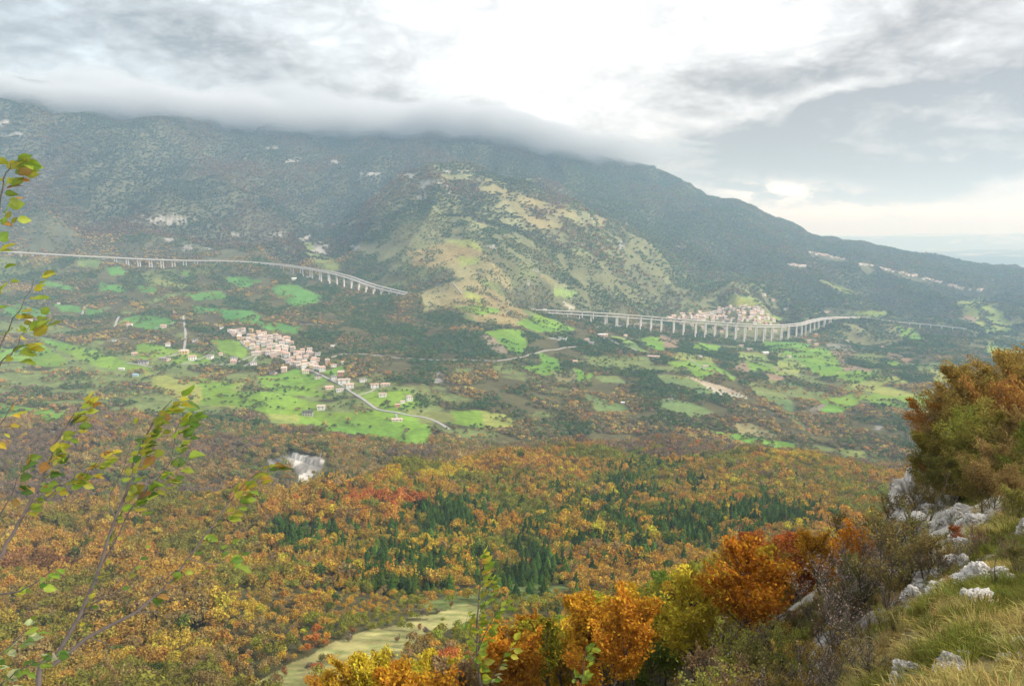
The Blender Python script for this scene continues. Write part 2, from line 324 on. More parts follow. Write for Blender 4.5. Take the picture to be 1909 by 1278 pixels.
# ------------------------------------------------------------------ what covers the ground: fields, pastures, bare soil and rock, each as an outline seen from the viewpoint and laid on the ground
GRN, EME, PAL, TAN, SND, OLV, BRN, HAY = (.150,.285,.036), (.105,.235,.046), (.230,.290,.075), (.235,.225,.108), (.46,.38,.27), (.165,.205,.065), (.240,.185,.125), (.34,.31,.125)
FIELDS = [
(EME,[(14,575),(35,568),(90,581),(78,591),(14,587)]),(EME,[(99,566),(146,571),(151,582),(118,579)]),(EME,[(163,575),(191,579),(189,586),(163,584)]),
(OLV,[(-30,594),(28,597),(78,601),(132,611),(151,620),(99,620),(61,618),(-30,618)]),(OLV,[(47,620),(99,630),(123,639),(118,644),(90,639)]),
(GRN,[(-40,640),(14,653),(78,646),(113,672),(111,681),(61,679),(24,672),(-40,676)]),(GRN,[(90,639),(132,644),(189,658),(224,672),(273,681),(269,688),(212,686),(179,679),(151,667),(118,651)]),
(GRN,[(255,641),(290,644),(330,655),(302,663),(269,668),(259,653)]),(GRN,[(325,663),(354,660),(387,663),(387,677),(335,677)]),(GRN,[(401,634),(450,637),(455,668),(412,653)]),
(PAL,[(285,698),(325,705),(354,714),(387,710),(441,714),(438,729),(450,743),(450,759),(401,752),(363,747),(330,738),(302,726)]),
(GRN,[(380,707),(435,718),(424,737),(435,751),(380,751)]),(GRN,[(490,704),(517,701),(555,690),(607,710),(577,723),(607,737),(544,734),(503,723)]),
(GRN,[(443,732),(511,734),(585,751),(583,767),(533,773),(484,764),(435,751)]),(GRN,[(583,773),(648,773),(722,767),(777,784),(791,803),(774,827),(736,827),(695,816),(643,811),(599,806),(561,792)]),
(PAL,[(503,773),(558,775),(555,789),(517,792)]),(GRN,[(676,734),(725,729),(755,726),(763,740),(785,748),(763,759),(722,759),(687,745)]),(GRN,[(605,690),(640,685),(643,696),(621,704)]),
(GRN,[(846,767),(900,768),(935,775),(900,795),(851,789)]),(PAL,[(900,768),(935,775),(967,789),(905,797)]),(OLV,[(760,762),(846,770),(851,789),(790,790)]),
(EME,[(416,578),(470,581),(484,592),(470,603),(421,592)]),(EME,[(487,600),(517,603),(555,611),(555,622),(522,619),(492,611)]),(GRN,[(402,633),(457,647),(459,660),(407,649)]),
(EME,[(513,535),(543,532),(597,552),(590,562),(553,569),(523,552)]),(EME,[(188,529),(228,535),(228,544),(194,542)]),(EME,[(255,532),(295,539),(288,549),(261,542)]),(EME,[(77,522),(137,535),(134,542),(84,532)]),
(EME,[(339,505),(359,510),(355,517),(342,512)]),(OLV,[(285,519),(352,532),(349,539),(288,529)]),(EME,[(419,519),(459,517),(486,525),(453,535)]),(EME,[(345,545),(409,545),(422,555),(369,559)]),
(EME,[(362,572),(402,576),(409,582),(369,582)]),(EME,[(422,579),(476,586),(470,600),(422,596)]),(GRN,[(-40,752),(87,762),(87,776),(47,778),(-40,796)]),(GRN,[(38,799),(118,766),(116,778),(80,797)]),
(EME,[(238,595),(262,588),(300,592),(320,600),(300,612),(262,610)]),(EME,[(200,500),(230,498),(235,508),(205,512)]),(OLV,[(140,480),(190,482),(188,500),(145,498)]),
(TAN,[(788,580),(846,573),(903,603),(977,607),(984,586),(936,553),(886,519),(819,529),(782,546)]),
(GRN,[(849,573),(889,570),(926,575),(923,583),(889,585)]),(BRN,[(896,623),(913,623),(950,654),(943,660),(916,650)]),(GRN,[(913,618),(957,615),(973,623),(977,644),(970,657),(947,647),(923,630)]),(GRN,[(970,603),(1004,588),(1064,613),(1051,620),(1004,618)]),
(TAN,[(761,469),(835,452),(889,465),(936,506),(953,539),(903,519),(852,519),(842,499),(768,499)]),(PAL,[(835,448),(879,448),(893,465),(856,459)]),(PAL,[(870,540),(900,555),(900,568),(875,560)]),(PAL,[(850,478),(888,480),(890,492),(862,494)]),
(TAN,[(775,337),(815,327),(889,325),(909,329),(973,358),(1004,374),(1054,385),(1138,411),(1125,428),(1071,411),(1021,398),(970,398),(920,398),(903,391),(943,371),(903,354),(883,337),(835,337)]),
(TAN,[(835,428),(903,411),(906,425),(856,433)]),(TAN,[(617,418),(708,398),(731,374),(728,385),(674,411),(627,428)]),(TAN,[(630,395),(724,373),(714,380),(650,391)]),(TAN,[(916,326),(1017,334),(1004,339),(936,331)]),
(TAN,[(940,398),(1040,405),(1060,425),(985,430),(930,415)]),(OLV,[(560,440),(600,470),(640,500),(600,505),(565,470)]),
(TAN,[(1007,509),(1064,536),(1047,540),(1015,522)]),(PAL,[(1037,536),(1078,546),(1064,555),(1041,550)]),(TAN,[(1085,566),(1138,583),(1105,575)]),(SND,[(1054,560),(1078,573),(1071,579),(1051,566)]),
(GRN,[(974,683),(1010,680),(1042,683),(1041,696),(1016,696),(987,689)]),(GRN,[(1003,659),(1042,670),(1039,683),(1010,680)]),(GRN,[(1068,689),(1101,699),(1081,714),(1075,706)]),(TAN,[(1026,694),(1068,689),(1075,712),(1049,715)]),
(GRN,[(1331,803),(1387,813),(1465,824),(1465,831),(1413,829),(1351,814)]),(TAN,[(1367,790),(1406,790),(1455,816),(1387,811)]),(OLV,[(1224,696),(1286,702),(1335,735),(1302,732),(1253,715),(1231,709)]),(SND,[(1286,702),(1312,709),(1380,728),(1396,745),(1335,736),(1315,722)]),
(GRN,[(1198,631),(1224,628),(1241,647),(1231,652),(1208,644)]),(BRN,[(1231,621),(1263,634),(1263,647),(1244,650),(1228,631)]),(PAL,[(1143,628),(1172,634),(1205,654),(1189,654)]),(GRN,[(1241,673),(1279,673),(1279,683),(1257,683)]),
(GRN,[(1283,670),(1302,667),(1367,702),(1361,706),(1335,693),(1309,706),(1292,693)]),(GRN,[(1393,673),(1439,680),(1439,691),(1400,689)]),(BRN,[(1364,683),(1393,673),(1400,693),(1367,694)]),(PAL,[(1452,660),(1481,660),(1500,689),(1452,683)]),
(GRN,[(1429,637),(1500,641),(1497,654),(1439,654)]),(BRN,[(1429,696),(1452,693),(1465,706),(1432,709)]),(BRN,[(1542,640),(1594,644),(1594,659),(1571,677),(1549,659)]),(GRN,[(1497,655),(1542,651),(1557,670),(1571,696),(1527,696),(1490,670)]),
(PAL,[(1441,685),(1490,690),(1486,700),(1450,697)]),(BRN,[(1571,677),(1623,688),(1620,696),(1575,696)]),(PAL,[(1571,696),(1664,701),(1683,714),(1590,714)]),(PAL,[(1794,566),(1831,562),(1869,584),(1883,614),(1839,616),(1809,592)]),(BRN,[(1794,584),(1831,592),(1817,603)]),
(PAL,[(1583,581),(1649,581),(1646,590),(1601,590)]),(GRN,[(1672,610),(1701,614),(1724,633),(1683,629)]),(OLV,[(1516,521),(1557,525),(1609,555),(1575,547)]),(PAL,[(1349,551),(1401,555),(1423,566),(1363,569)]),(GRN,[(1653,670),(1675,670),(1679,685),(1657,681)]),
(GRN,[(1540,747),(1600,735),(1620,740),(1650,730),(1719,742),(1707,765),(1679,760),(1650,755),(1610,745),(1580,765),(1550,765)]),(PAL,[(1585,710),(1650,720),(1700,735),(1650,735),(1600,725)]),(BRN,[(1505,765),(1535,750),(1540,760),(1515,772)]),(OLV,[(1480,825),(1610,840),(1620,855),(1510,835)]),
(OLV,[(1390,715),(1440,705),(1470,740),(1480,770),(1510,805),(1470,780),(1430,745)]),(GRN,[(1560,700),(1600,690),(1640,700),(1600,712)]),(PAL,[(1400,590),(1440,585),(1470,598),(1440,600)]),(OLV,[(1230,742),(1290,748),(1340,770),(1290,775),(1240,760)]),
(OLV,[(1090,735),(1140,745),(1170,765),(1110,765)]),(PAL,[(1740,690),(1790,700),(1800,715),(1750,710)]),(PAL,[(1840,640),(1900,655),(1909,680),(1850,665)]),(BRN,[(1650,655),(1700,668),(1690,678),(1660,668)]),(GRN,[(1470,648),(1500,655),(1490,668),(1460,660)]),
(OLV,[(1100,700),(1150,700),(1170,715),(1120,712)]),(GRN,[(1300,640),(1340,645),(1330,655),(1295,650)]),(PAL,[(1260,655),(1330,668),(1320,676),(1260,668)]),(PAL,[(1380,655),(1420,660),(1430,672),(1385,668)]),
]
def grow_(p, k=1.18):
    cx_ = sum(q[0] for q in p) / len(p); cy_ = sum(q[1] for q in p) / len(p); return [(cx_ + (x - cx_) * k, cy_ + (y - cy_) * k) for x, y in p]
FIELDS = [(c_, grow_(p) if c_ in (GRN, EME, PAL) else p) for c_, p in FIELDS]
NEARF = [(HAY,[(440,1300),(560,1222),(640,1188),(720,1165),(800,1150),(850,1128),(905,1128),(890,1155),(850,1168),(800,1190),(745,1235),(660,1300)]),
         (OLV,[(780,1120),(960,1085),(1080,1085),(1000,1130),(880,1125),(800,1140)]),(OLV,[(1280,830),(1400,850),(1300,860)]),(OLV,[(0,728+1000),(10,1700),(5,1710)])]
SCAR = [(498,856),(540,842),(602,852),(598,872),(583,886),(577,902),(560,908),(556,884),(532,862),(505,872)]
ROCKS = [(310,410,48,11),(352,463,26,6),(315,448,14,5),(389,460,13,6),(516,435,26,6),(439,438,12,5),(597,462,20,16),(570,445,11,8),(630,304,26,6),(503,277,14,4),(30,252,30,5),(7,230,18,5),(765,327,14,7),(802,342,42,9),(788,368,16,8),(839,359,6,5),
         (918,459,9,5),(1159,457,9,8),(923,486,8,4),(987,529,16,4),(1272,458,16,4),(550,300,20,5),(690,325,20,6),(850,320,30,4),(255,415,15,4),(1255,742,10,9),(1160,750,8,4),(820,705,12,12),(95,805,22,9),(182,930,14,17),(205,912,8,16),(400,803,12,5),(1640,795,10,6),(1000,505,8,3),(660,460,16,7)]
def inpoly(px, py, poly):
    c_ = np.zeros(np.shape(px), bool); n = len(poly)
    for i in range(n):
        x1, y1 = poly[i]; x2, y2 = poly[(i + 1) % n]
        if y1 == y2: continue
        m = ((y1 > py) != (y2 > py)) & (px < (x2 - x1) * (py - y1) / (y2 - y1) + x1); c_ ^= m
    return c_
def cover(X, Y, Z):
    """-> base colour (n,3), open (0 wooded .. 1 open ground), rock (0..1)"""
    px, py = w2p(X, Y, Z)
    fw_ = 1 + 1.6 * sstep(Y, 2600, 3000)
    qx = px + (9 * fw_ * fbm(X / (60 * fw_), Y / (60 * fw_), 3, 71) + 4 * fbm(X / 12, Y / 12, 2, 75)) * np.clip(1600 / Y, .3, 1.5); qy = py + 3.6 * fbm(X / 60, Y / 60, 3, 73) * np.clip(1600 / Y, .3, 1.5)
    n1 = fbm(X / 60, Y / 60, 4, 51); n2 = fbm(X / 300, Y / 300, 3, 53); n3 = fbm(X / 18, Y / 18, 3, 57)
    col = np.empty(X.shape + (3,))
    base = np.array((.100, .092, .038)); hill = np.array((.165, .170, .080)); moun = np.array((.110, .112, .066))
    farw = sstep(Y, 2600, 3300); col[:] = base * (1 + .5 * n1[..., None])
    hillw = farw * sstep(px, 640, 800) * (1 - sstep(Y, 3900, 4300))
    col = col * (1 - farw[..., None]) + farw[..., None] * moun * (1 + .35 * n1[..., None])
    col = col * (1 - hillw[..., None]) + hillw[..., None] * hill * (1 + .4 * n1[..., None])
    opn = np.zeros(X.shape)
    opn = np.maximum(opn, hillw * sstep(n2 + n1 * .5, -.15, .35) * .75)
    midw = sstep(Y, 1200, 1400) * (1 - farw)
    g_ = midw * sstep(n2 + .6 * n1 + .18 * sstep(-px, -420, -250) - .3 * sstep(px, 820, 900) * (1 - sstep(px, 1380, 1460)) * sstep(py, 680, 710), .30, .48); col = col * (1 - g_[..., None]) + g_[..., None] * np.array(OLV) * (1 + .3 * n3[..., None]); opn = np.maximum(opn, g_ * .8)
    edge = fbm(X / 14, Y / 14, 2, 61)
    far_m = Y > 1230
    for (cc_, poly) in FIELDS:
        xs = [p[0] for p in poly]; ys = [p[1] for p in poly]
        bb = far_m & (qx > min(xs)) & (qx < max(xs)) & (qy > min(ys)) & (qy < max(ys))
        if not bb.any(): continue
        i = np.where(bb); ins = inpoly(qx[i], qy[i], poly); i = tuple(k[ins] for k in i)
        v = 1 + .16 * n1[i] + .12 * n3[i]; hue = np.stack([1 + .35 * n2[i], np.ones_like(n2[i]), 1 - .2 * n2[i]], -1)
        strip = 1 + .10 * np.sign(np.sin((X[i] * .8 + Y[i] * .35) / 26 + 2 * n2[i]))
        col[i] = np.array(cc_) * (v * strip)[..., None] * hue; opn[i] = np.maximum(opn[i], 1 if cc_ is not TAN else .85)
        if cc_ is TAN: opn[i] = np.clip(.93 + .9 * n1[i], .25, 1)
    near_m = (Y < 1000) & (Y > 140)
    for (cc_, poly) in NEARF:
        i = np.where(near_m); ins = inpoly(px[i] + 14 * edge[i], py[i] + 9 * edge[i], poly); i = tuple(k[ins] for k in i)
        st_ = fbm((X[i] * .5 + Y[i]) / 5, (X[i] - Y[i] * .5) / 22, 3, 67); col[i] = (np.array(cc_) * (1 - .5 * sstep(st_, .0, .35)[..., None]) + np.array((.10, .16, .04)) * .5 * sstep(st_, .0, .35)[..., None]) * (1 + .5 * edge[i] + .3 * n1[i] + .4 * n3[i])[..., None]; opn[i] = 1 if cc_ is HAY else .6
    rock = np.zeros(X.shape)
    sc = inpoly(px + 6 * n3, py + 5 * n3, SCAR) & (Y > 980) & (Y < 1230); rock[sc] = 1; opn[sc] = 1
    for (rx, ry, w_, h_) in ROCKS:
        d = ((px - rx) / w_) ** 2 + ((py - ry) / h_) ** 2
        m = (Y > 930) & (d < 2.2)
        if m.any():
            rn = fbm(X[m] / 22, (Y[m] + Z[m] * 2) / 22, 3, 77) * 1.6
            v = sstep(.75 - d[m] + rn * 1.2, .0, .9); rock[m] = np.maximum(rock[m], v); opn[m] = np.maximum(opn[m], v)
    rk = np.where((Y < 1300)[..., None], np.array((.46, .44, .40)), np.array((.32, .31, .29))) * (1 + .5 * n3[..., None] + .35 * np.sign(fbm(X / 40, Z / 3.0, 2, 79))[..., None] * sc[..., None]); col = col * (1 - rock[..., None]) + rk * rock[..., None]
    return np.clip(col, .01, .8), opn, rock
def ground_material(name, near=False):
    m = bpy.data.materials.new(name); m.use_nodes = True; t = m.node_tree; t.nodes.clear(); g = NB(t)
    at = g.n('ShaderNodeAttribute', attribute_name='ground_colour'); geo = g.n('ShaderNodeNewGeometry'); pos = geo.outputs['Position']
    b = g.n('ShaderNodeBsdfPrincipled'); b.inputs['Roughness'].default_value = .95; b.inputs['Specular IOR Level'].default_value = .1
    n_a = g.noise(pos, .09 if not near else 1.6, 6, .65); n_b = g.noise(pos, .012 if not near else .25, 5, .6)
    v = g.m('ADD', g.m('MULTIPLY', g.m('SUBTRACT', n_a.outputs[0], .5), 1.3), g.m('MULTIPLY', g.m('SUBTRACT', n_b.outputs[0], .5), .7))
    sc = g.n('ShaderNodeVectorMath', operation='SCALE'); g.link(at.outputs['Color'], sc.inputs[0]); g.link(g.m('ADD', v, 1.0), sc.inputs['Scale'])
    g.link(sc.outputs[0], b.inputs['Base Color'])
    bm_ = g.n('ShaderNodeBump'); bm_.inputs['Strength'].default_value = .6; bm_.inputs['Distance'].default_value = 1.5 if not near else .12
    g.link(n_a.outputs[0], bm_.inputs['Height']); g.link(bm_.outputs[0], b.inputs['Normal'])
    o = g.n('ShaderNodeOutputMaterial'); g.link(b.outputs[0], o.inputs[0]); return m
def grid_mesh(name, a0, a1, na, l0, l1, nl, mat, colf):
    a = np.linspace(a0, a1, na); L = np.linspace(l0, l1, nl); A, LL = np.meshgrid(a, L, indexing='ij'); Y = np.exp(LL); X = A * Y
    Z = height(X, Y); colr = colf(X, Y, Z)
    V = np.stack([X, Y, Z], -1).reshape(-1, 3)
    i = np.arange(na - 1)[:, None] * nl + np.arange(nl - 1)[None, :]; i = i.ravel()
    q = np.stack([i, i + nl, i + nl + 1, i + 1], 1)
    cf = np.c_[colr.reshape(-1, 3), np.ones(len(V))]
    return link(name, mesh_np(name, V, q, mat, True, {'ground_colour': ('FLOAT_COLOR', cf)}))
LSPLIT = math.log(120)
o = grid_mesh('valley_terrain', -.9, .9, 960, LSPLIT, math.log(7600), 830, ground_material('valley_ground'), lambda X, Y, Z: cover(X, Y, Z)[0])
tag(o, 'wooded valley floor and mountain slopes with green fields and dry grass ridges', kind='structure')
def near_col(X, Y, Z):
    n1 = fbm(X / 3, Y / 3, 4, 81); n2 = fbm(X / 1.1, Y / 1.1, 3, 83); n3 = fbm(X / 8, Y / 8, 3, 87)
    col = np.array((.20, .16, .065)) * (1 + .4 * n1[..., None]); gr = sstep(n3 + .5 * n1, -.1, .3)[..., None]
    col = col * (1 - gr) + gr * np.array((.11, .12, .035)) * (1 + .4 * n2[..., None])
    rk = (sstep(crag(X, Y) + .9 * n2, .35, .6) * (1 - sstep(Y, 60, 75)) * sstep(Y, 20, 28))[..., None]; col = col * (1 - rk) + rk * np.array((.40, .38, .34)) * (1 + .8 * n2[..., None])
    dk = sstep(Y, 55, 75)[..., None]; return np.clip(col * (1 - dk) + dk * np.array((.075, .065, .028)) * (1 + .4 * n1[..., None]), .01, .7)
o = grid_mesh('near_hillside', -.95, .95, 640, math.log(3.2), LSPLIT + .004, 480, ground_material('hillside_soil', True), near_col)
tag(o, 'steep near hillside of dry grass below the viewpoint', kind='structure')
# far plain with blue hills, right out to the horizon
def build_plain():
    a = np.linspace(-1.6, 1.6, 300); L = np.linspace(math.log(7000), math.log(90000), 180); A, LL = np.meshgrid(a, L, indexing='ij'); Y = np.exp(LL); X = A * Y
    n = fbm(X / 5000, Y / 5000, 5, 91); r = 1 - np.abs(fbm(X / 9000, Y / 9000, 4, 95))
    Z = -560 + 90 * n + sstep(Y, 9000, 16000) * (r - .75) * 260 + sstep(Y, 24000, 36000) * (1 - sstep(Y, 52000, 70000)) * (330 + 480 * fbm(X / 16000, Y / 16000, 4, 97) + (r - .7) * 700)
    Z = Z + sstep(Y, 14000, 19000) * (1 - sstep(Y, 19500, 25000)) * 260 * sstep(fbm(X / 7000, Y / 9000, 3, 99), -.1, .5)
    Z = np.where(Y < 8000, Z - 60, Z)
    m = fbm(X / 1400, Y / 1400, 5, 93); fld = sstep(vn(X / 420, Y / 620, 13), .55, .65) * sstep(m, -.1, .2)
    col = np.array((.035, .055, .045)) * (1 + .6 * m[..., None]); col = col * (1 - fld[..., None]) + fld[..., None] * np.array((.42, .38, .26))
    V = np.stack([X, Y, Z], -1).reshape(-1, 3); na, nl = A.shape
    i = (np.arange(na - 1)[:, None] * nl + np.arange(nl - 1)[None, :]).ravel()
    me = mesh_np('far_hills', V, np.stack([i, i + nl, i + nl + 1, i + 1], 1), ground_material('far_land'), True, {'ground_colour': ('FLOAT_COLOR', np.c_[col.reshape(-1, 3), np.ones(len(V))])})
    tag(link('far_hills', me), 'pale blue far plain and hills beyond the mountain end', kind='structure')
build_plain()
# ------------------------------------------------------------------ haze and cloud cap
def vol_mat(name, density, color, aniso=.0):
    m = bpy.data.materials.new(name); m.use_nodes = True; t = m.node_tree; t.nodes.clear()
    v = t.nodes.new('ShaderNodeVolumePrincipled'); v.inputs['Color'].default_value = (*color, 1); v.inputs['Density'].default_value = density; v.inputs['Absorption Color'].default_value = (1, 1, 1, 1) if color[0] < .6 else (0, 0, 0, 1); v.inputs['Anisotropy'].default_value = aniso
    o_ = t.nodes.new('ShaderNodeOutputMaterial'); t.links.new(v.outputs[0], o_.inputs['Volume']); return m
HAZE_TOP = float(HM[:, HL > math.log(2500)].max()) + 20
def box(name, x0, x1, y0, y1, z0, z1, mat):
    V = [(x, y, z) for x in (x0, x1) for y in (y0, y1) for z in (z0, z1)]
    Fq = [(0, 1, 3, 2), (4, 6, 7, 5), (0, 4, 5, 1), (2, 3, 7, 6), (0, 2, 6, 4), (1, 5, 7, 3)]
    return link(name, mesh_np(name, V, Fq, mat, False))

if HAZE_D > 0:
    hz_o = box('haze', -150000, 150000, -400, 95000, -1100, HAZE_TOP, vol_mat('haze_air', HAZE_D, HAZE_C, .0)); tag(hz_o, kind='stuff')
    # cloud resting on the mountain: nested shells, each adding a little density, so its underside has no edge
    hm_far = np.where(HL[None, :] > math.log(3600), HM, -9999); YC = np.exp(HL[hm_far.argmax(1)]); YC = np.convolve(np.pad(YC, 60, 'edge'), np.ones(121) / 121, 'valid')
    def cloud_shell(k, z0, dens):
        U = np.linspace(-1, 1, 230); T = np.linspace(-1, 1, 90); U, T = np.meshgrid(U, T, indexing='ij')
        AX = -.36 + (.60 - .03 * k + .05 * fbm(T * 2.5, np.full_like(T, k * 3.3), 3, 121)) * U; yc = np.interp(AX, _tx, YC); B = yc + T * (1500 - 90 * k); A = AX * B
        ex = np.sqrt(np.clip(1 - U ** 4, 0, 1)) * np.clip(1 - T ** 2, 0, 1) ** .6 * (1 - .6 * sstep(AX, -.02, .25))
        n = fbm(A / 700, B / 700, 4, 111) * 42 + fbm(A / 260, B / 260, 3, 117) * 34 + fbm(A / 95, B / 95, 3, 118 + k) * 13 - 120 * sstep(AX, -.12, .12)
        lo = z0 + n + (1 - ex) * 150; hi = lo + .5 + (400 - 45 * k) * ex * (1 + .5 * fbm(A / 500, B / 500, 4, 119))
        na, nb = A.shape; V = np.concatenate([np.stack([A, B, lo], -1).reshape(-1, 3), np.stack([A, B, hi], -1).reshape(-1, 3)])
        i = (np.arange(na - 1)[:, None] * nb + np.arange(nb - 1)[None, :]).ravel(); q = np.stack([i, i + 1, i + nb + 1, i + nb], 1); N = na * nb
        fs = [q, q[:, ::-1] + N]
        e1 = np.arange(nb - 1); e2 = np.arange(na - 1) * nb
        for a_, b_ in ((e1, e1 + 1), (e2 + nb, e2), (e1 + (na - 1) * nb + 1, e1 + (na - 1) * nb), (e2 + nb - 1, e2 + 2 * nb - 1)): fs.append(np.stack([b_, a_, a_ + N, b_ + N], 1))
        tag(link('cloud', mesh_np('cloud', V, np.concatenate(fs), vol_mat('cloud_vapour', dens, (.78, .82, .88), .0), True)), kind='stuff')
    for k, (z0, dn) in enumerate(CLOUD): cloud_shell(k, z0, dn)
# ------------------------------------------------------------------ foliage: materials, crown shapes, woods
def foliage_mat(name, src, rough=.7, trans=.28, jitter=.5, scale=.35):
    """src: 'INSTANCER' tint of an instance, 'OBJECT' the object's own colour"""
    m = bpy.data.materials.new(name); m.use_nodes = True; t = m.node_tree; t.nodes.clear(); g = NB(t)
    if src == 'INSTANCER': cs = g.n('ShaderNodeAttribute', attribute_type='INSTANCER', attribute_name='tint').outputs['Color']
    else: cs = g.n('ShaderNodeObjectInfo').outputs['Color']
    tcn = g.n('ShaderNodeTexCoord')
    nn = g.noise(tcn.outputs['Object'], scale, 3, .6)
    rnd = g.n('ShaderNodeAttribute', attribute_name='leafv').outputs['Fac']
    v = g.m('ADD', g.m('MULTIPLY', g.m('SUBTRACT', nn.outputs[0], .5), jitter * 1.6), g.m('MULTIPLY', g.m('SUBTRACT', rnd, .5), jitter))
    sc = g.n('ShaderNodeVectorMath', operation='SCALE'); g.link(cs, sc.inputs[0]); g.link(g.m('ADD', v, 1.0), sc.inputs['Scale'])
    hs = g.n('ShaderNodeHueSaturation'); g.link(sc.outputs[0], hs.inputs['Color']); g.link(g.m('ADD', .5, g.m('MULTIPLY', g.m('SUBTRACT', rnd, .5), .045)), hs.inputs['Hue'])
    d = g.n('ShaderNodeBsdfDiffuse'); tr = g.n('ShaderNodeBsdfTranslucent'); g.link(hs.outputs[0], d.inputs[0]); g.link(hs.outputs[0], tr.inputs[0])
    mx = g.n('ShaderNodeMixShader'); mx.inputs[0].default_value = trans; g.link(d.outputs[0], mx.inputs[1]); g.link(tr.outputs[0], mx.inputs[2])
    o = g.n('ShaderNodeOutputMaterial'); g.link(mx.outputs[0], o.inputs[0]); return m
def plain_mat(name, col, rough=.85, nscale=3.0, namp=.4, bump=.0, spec=.2):
    m = bpy.data.materials.new(name); m.use_nodes = True; t = m.node_tree; t.nodes.clear(); g = NB(t)
    b = g.n('ShaderNodeBsdfPrincipled'); b.inputs['Roughness'].default_value = rough; b.inputs['Specular IOR Level'].default_value = spec
    tcn = g.n('ShaderNodeTexCoord'); nn = g.noise(tcn.outputs['Object'], nscale, 5, .6)
    sc = g.n('ShaderNodeVectorMath', operation='SCALE'); sc.inputs[0].default_value = col; g.link(g.m('ADD', 1.0, g.m('MULTIPLY', g.m('SUBTRACT', nn.outputs[0], .5), namp * 2)), sc.inputs['Scale'])
    g.link(sc.outputs[0], b.inputs['Base Color'])
    if bump:
        bb = g.n('ShaderNodeBump'); bb.inputs['Distance'].default_value = bump; g.link(nn.outputs[0], bb.inputs['Height']); g.link(bb.outputs[0], b.inputs['Normal'])
    o = g.n('ShaderNodeOutputMaterial'); g.link(b.outputs[0], o.inputs[0]); return m
def opn2(X, Y, Z):
    o = cover(X, Y, Z); Y2 = Y + 28; q = cover(X, Y2, hz(X, Y2)); return o[0], np.maximum(o[1], q[1] * .85), o[2]
M_INST = foliage_mat('woodland_leaves', 'INSTANCER', trans=.22); M_OBJ = foliage_mat('tree_leaves', 'OBJECT')
M_BARK = plain_mat('bark', (.11, .095, .08), .9, 4, .4); M_NEEDLE = foliage_mat('spruce_needles', 'OBJECT', trans=.15, jitter=.6)
def leaf_faces(C, N, size, r, tri=True, asp=1.0):
    """random leaf clumps at centres C facing roughly N"""
    n = len(C); N = N / (np.linalg.norm(N, axis=1, keepdims=True) + 1e-9)
    u = np.cross(N, r.normal(size=(n, 3))); u /= np.linalg.norm(u, axis=1, keepdims=True) + 1e-9; w = np.cross(N, u)
    s = (size * (.6 + .8 * r.random(n)))[:, None] if np.ndim(size) == 0 else size[:, None]
    if tri: V = np.stack([C + u * s, C - u * s * .6 + w * s * .8 * asp, C - u * s * .5 - w * s * .9 * asp], 1).reshape(-1, 3); Fq = np.arange(3 * n).reshape(-1, 3)
    else: V = np.stack([C + u * s, C + w * s * .55 * asp, C - u * s, C - w * s * .55 * asp], 1).reshape(-1, 3); Fq = np.arange(4 * n).reshape(-1, 4)
    k = 3 if tri else 4; return V, Fq, np.repeat(r.random(n), k)
def crown_pts(n, r, lobes, hollow=.35, flat=1.0):
    """points on and under a lumpy crown of radius about 1 centred at height 1"""
    L = r.normal(size=(lobes, 3)); L /= np.linalg.norm(L, axis=1, keepdims=True); L[:, 2] = np.abs(L[:, 2]) * 1.1 - .35
    cen = L * .55 * r.uniform(.6, 1.15, (lobes, 1)); cen[:, 2] *= flat; rad = r.uniform(.36, .6, lobes)
    k = r.integers(0, lobes, n); d = r.normal(size=(n, 3)); d /= np.linalg.norm(d, axis=1, keepdims=True); d[:, 2] = np.where(d[:, 2] < -.3, -d[:, 2], d[:, 2])
    rr = rad[k] * (1 - hollow * r.random(n) ** 2)
    p = cen[k] + d * rr[:, None]; p[:, 2] += 1.0; return p, d
def tube(pts, rads, sides=5):
    V = []; Fq = []; n = len(pts); pts = [Vector(p) for p in pts]
    for i, p in enumerate(pts):
        t = (pts[min(i + 1, n - 1)] - pts[max(i - 1, 0)]).normalized(); a = t.orthogonal().normalized(); b = t.cross(a)
        if i and a.dot(pa) < 0: pass
        if i: a = (pa - t * pa.dot(t)).normalized(); b = t.cross(a)
        pa = a
        for k in range(sides):
            th = 2 * math.pi * k / sides; V.append(p + (a * math.cos(th) + b * math.sin(th)) * rads[i])
    for i in range(n - 1):
        for k in range(sides): Fq.append((i * sides + k, i * sides + (k + 1) % sides, (i + 1) * sides + (k + 1) % sides, (i + 1) * sides + k))
    return V, Fq
def join(parts):
    V = []; Fq = []; o = 0
    for v, f in parts:
        V += [tuple(x) for x in v]; Fq += [tuple(i + o for i in q) for q in f]; o += len(v)
    return V, Fq
def crown_mesh(name, n, size, lobes, r, mat, hollow=.35, wide=1.0, tri=True):
    p, d = crown_pts(n, r, lobes, hollow); p[:, :2] *= wide
    V, Fq, lv = leaf_faces(p, d + r.normal(size=p.shape) * .55, size, r, tri)
    return mesh_np(name, V, Fq, mat, False, {'leafv': ('FLOAT', lv)})
def plume_mesh(name, n, size, r, mat, spread=.55):
    """upright twiggy thicket: narrow plumes rising from one foot"""
    k = 9; base = r.normal(size=(k, 3)) * .22; base[:, 2] = .1; tip = base + np.c_[r.normal(size=(k, 2)) * spread, r.uniform(1.2, 2.0, k)]
    j = r.integers(0, k, n); t = r.random(n) ** .7; w = .24 * np.sin(np.pi * np.clip(t, .05, 1)) + .06
    p = base[j] + (tip[j] - base[j]) * t[:, None] + r.normal(size=(n, 3)) * w[:, None] * .6
    V, Fq, lv = leaf_faces(p, r.normal(size=(n, 3)) + np.array((0, 0, .8)), size, r, True)
    return mesh_np(name, V, Fq, mat, False, {'leafv': ('FLOAT', lv)})
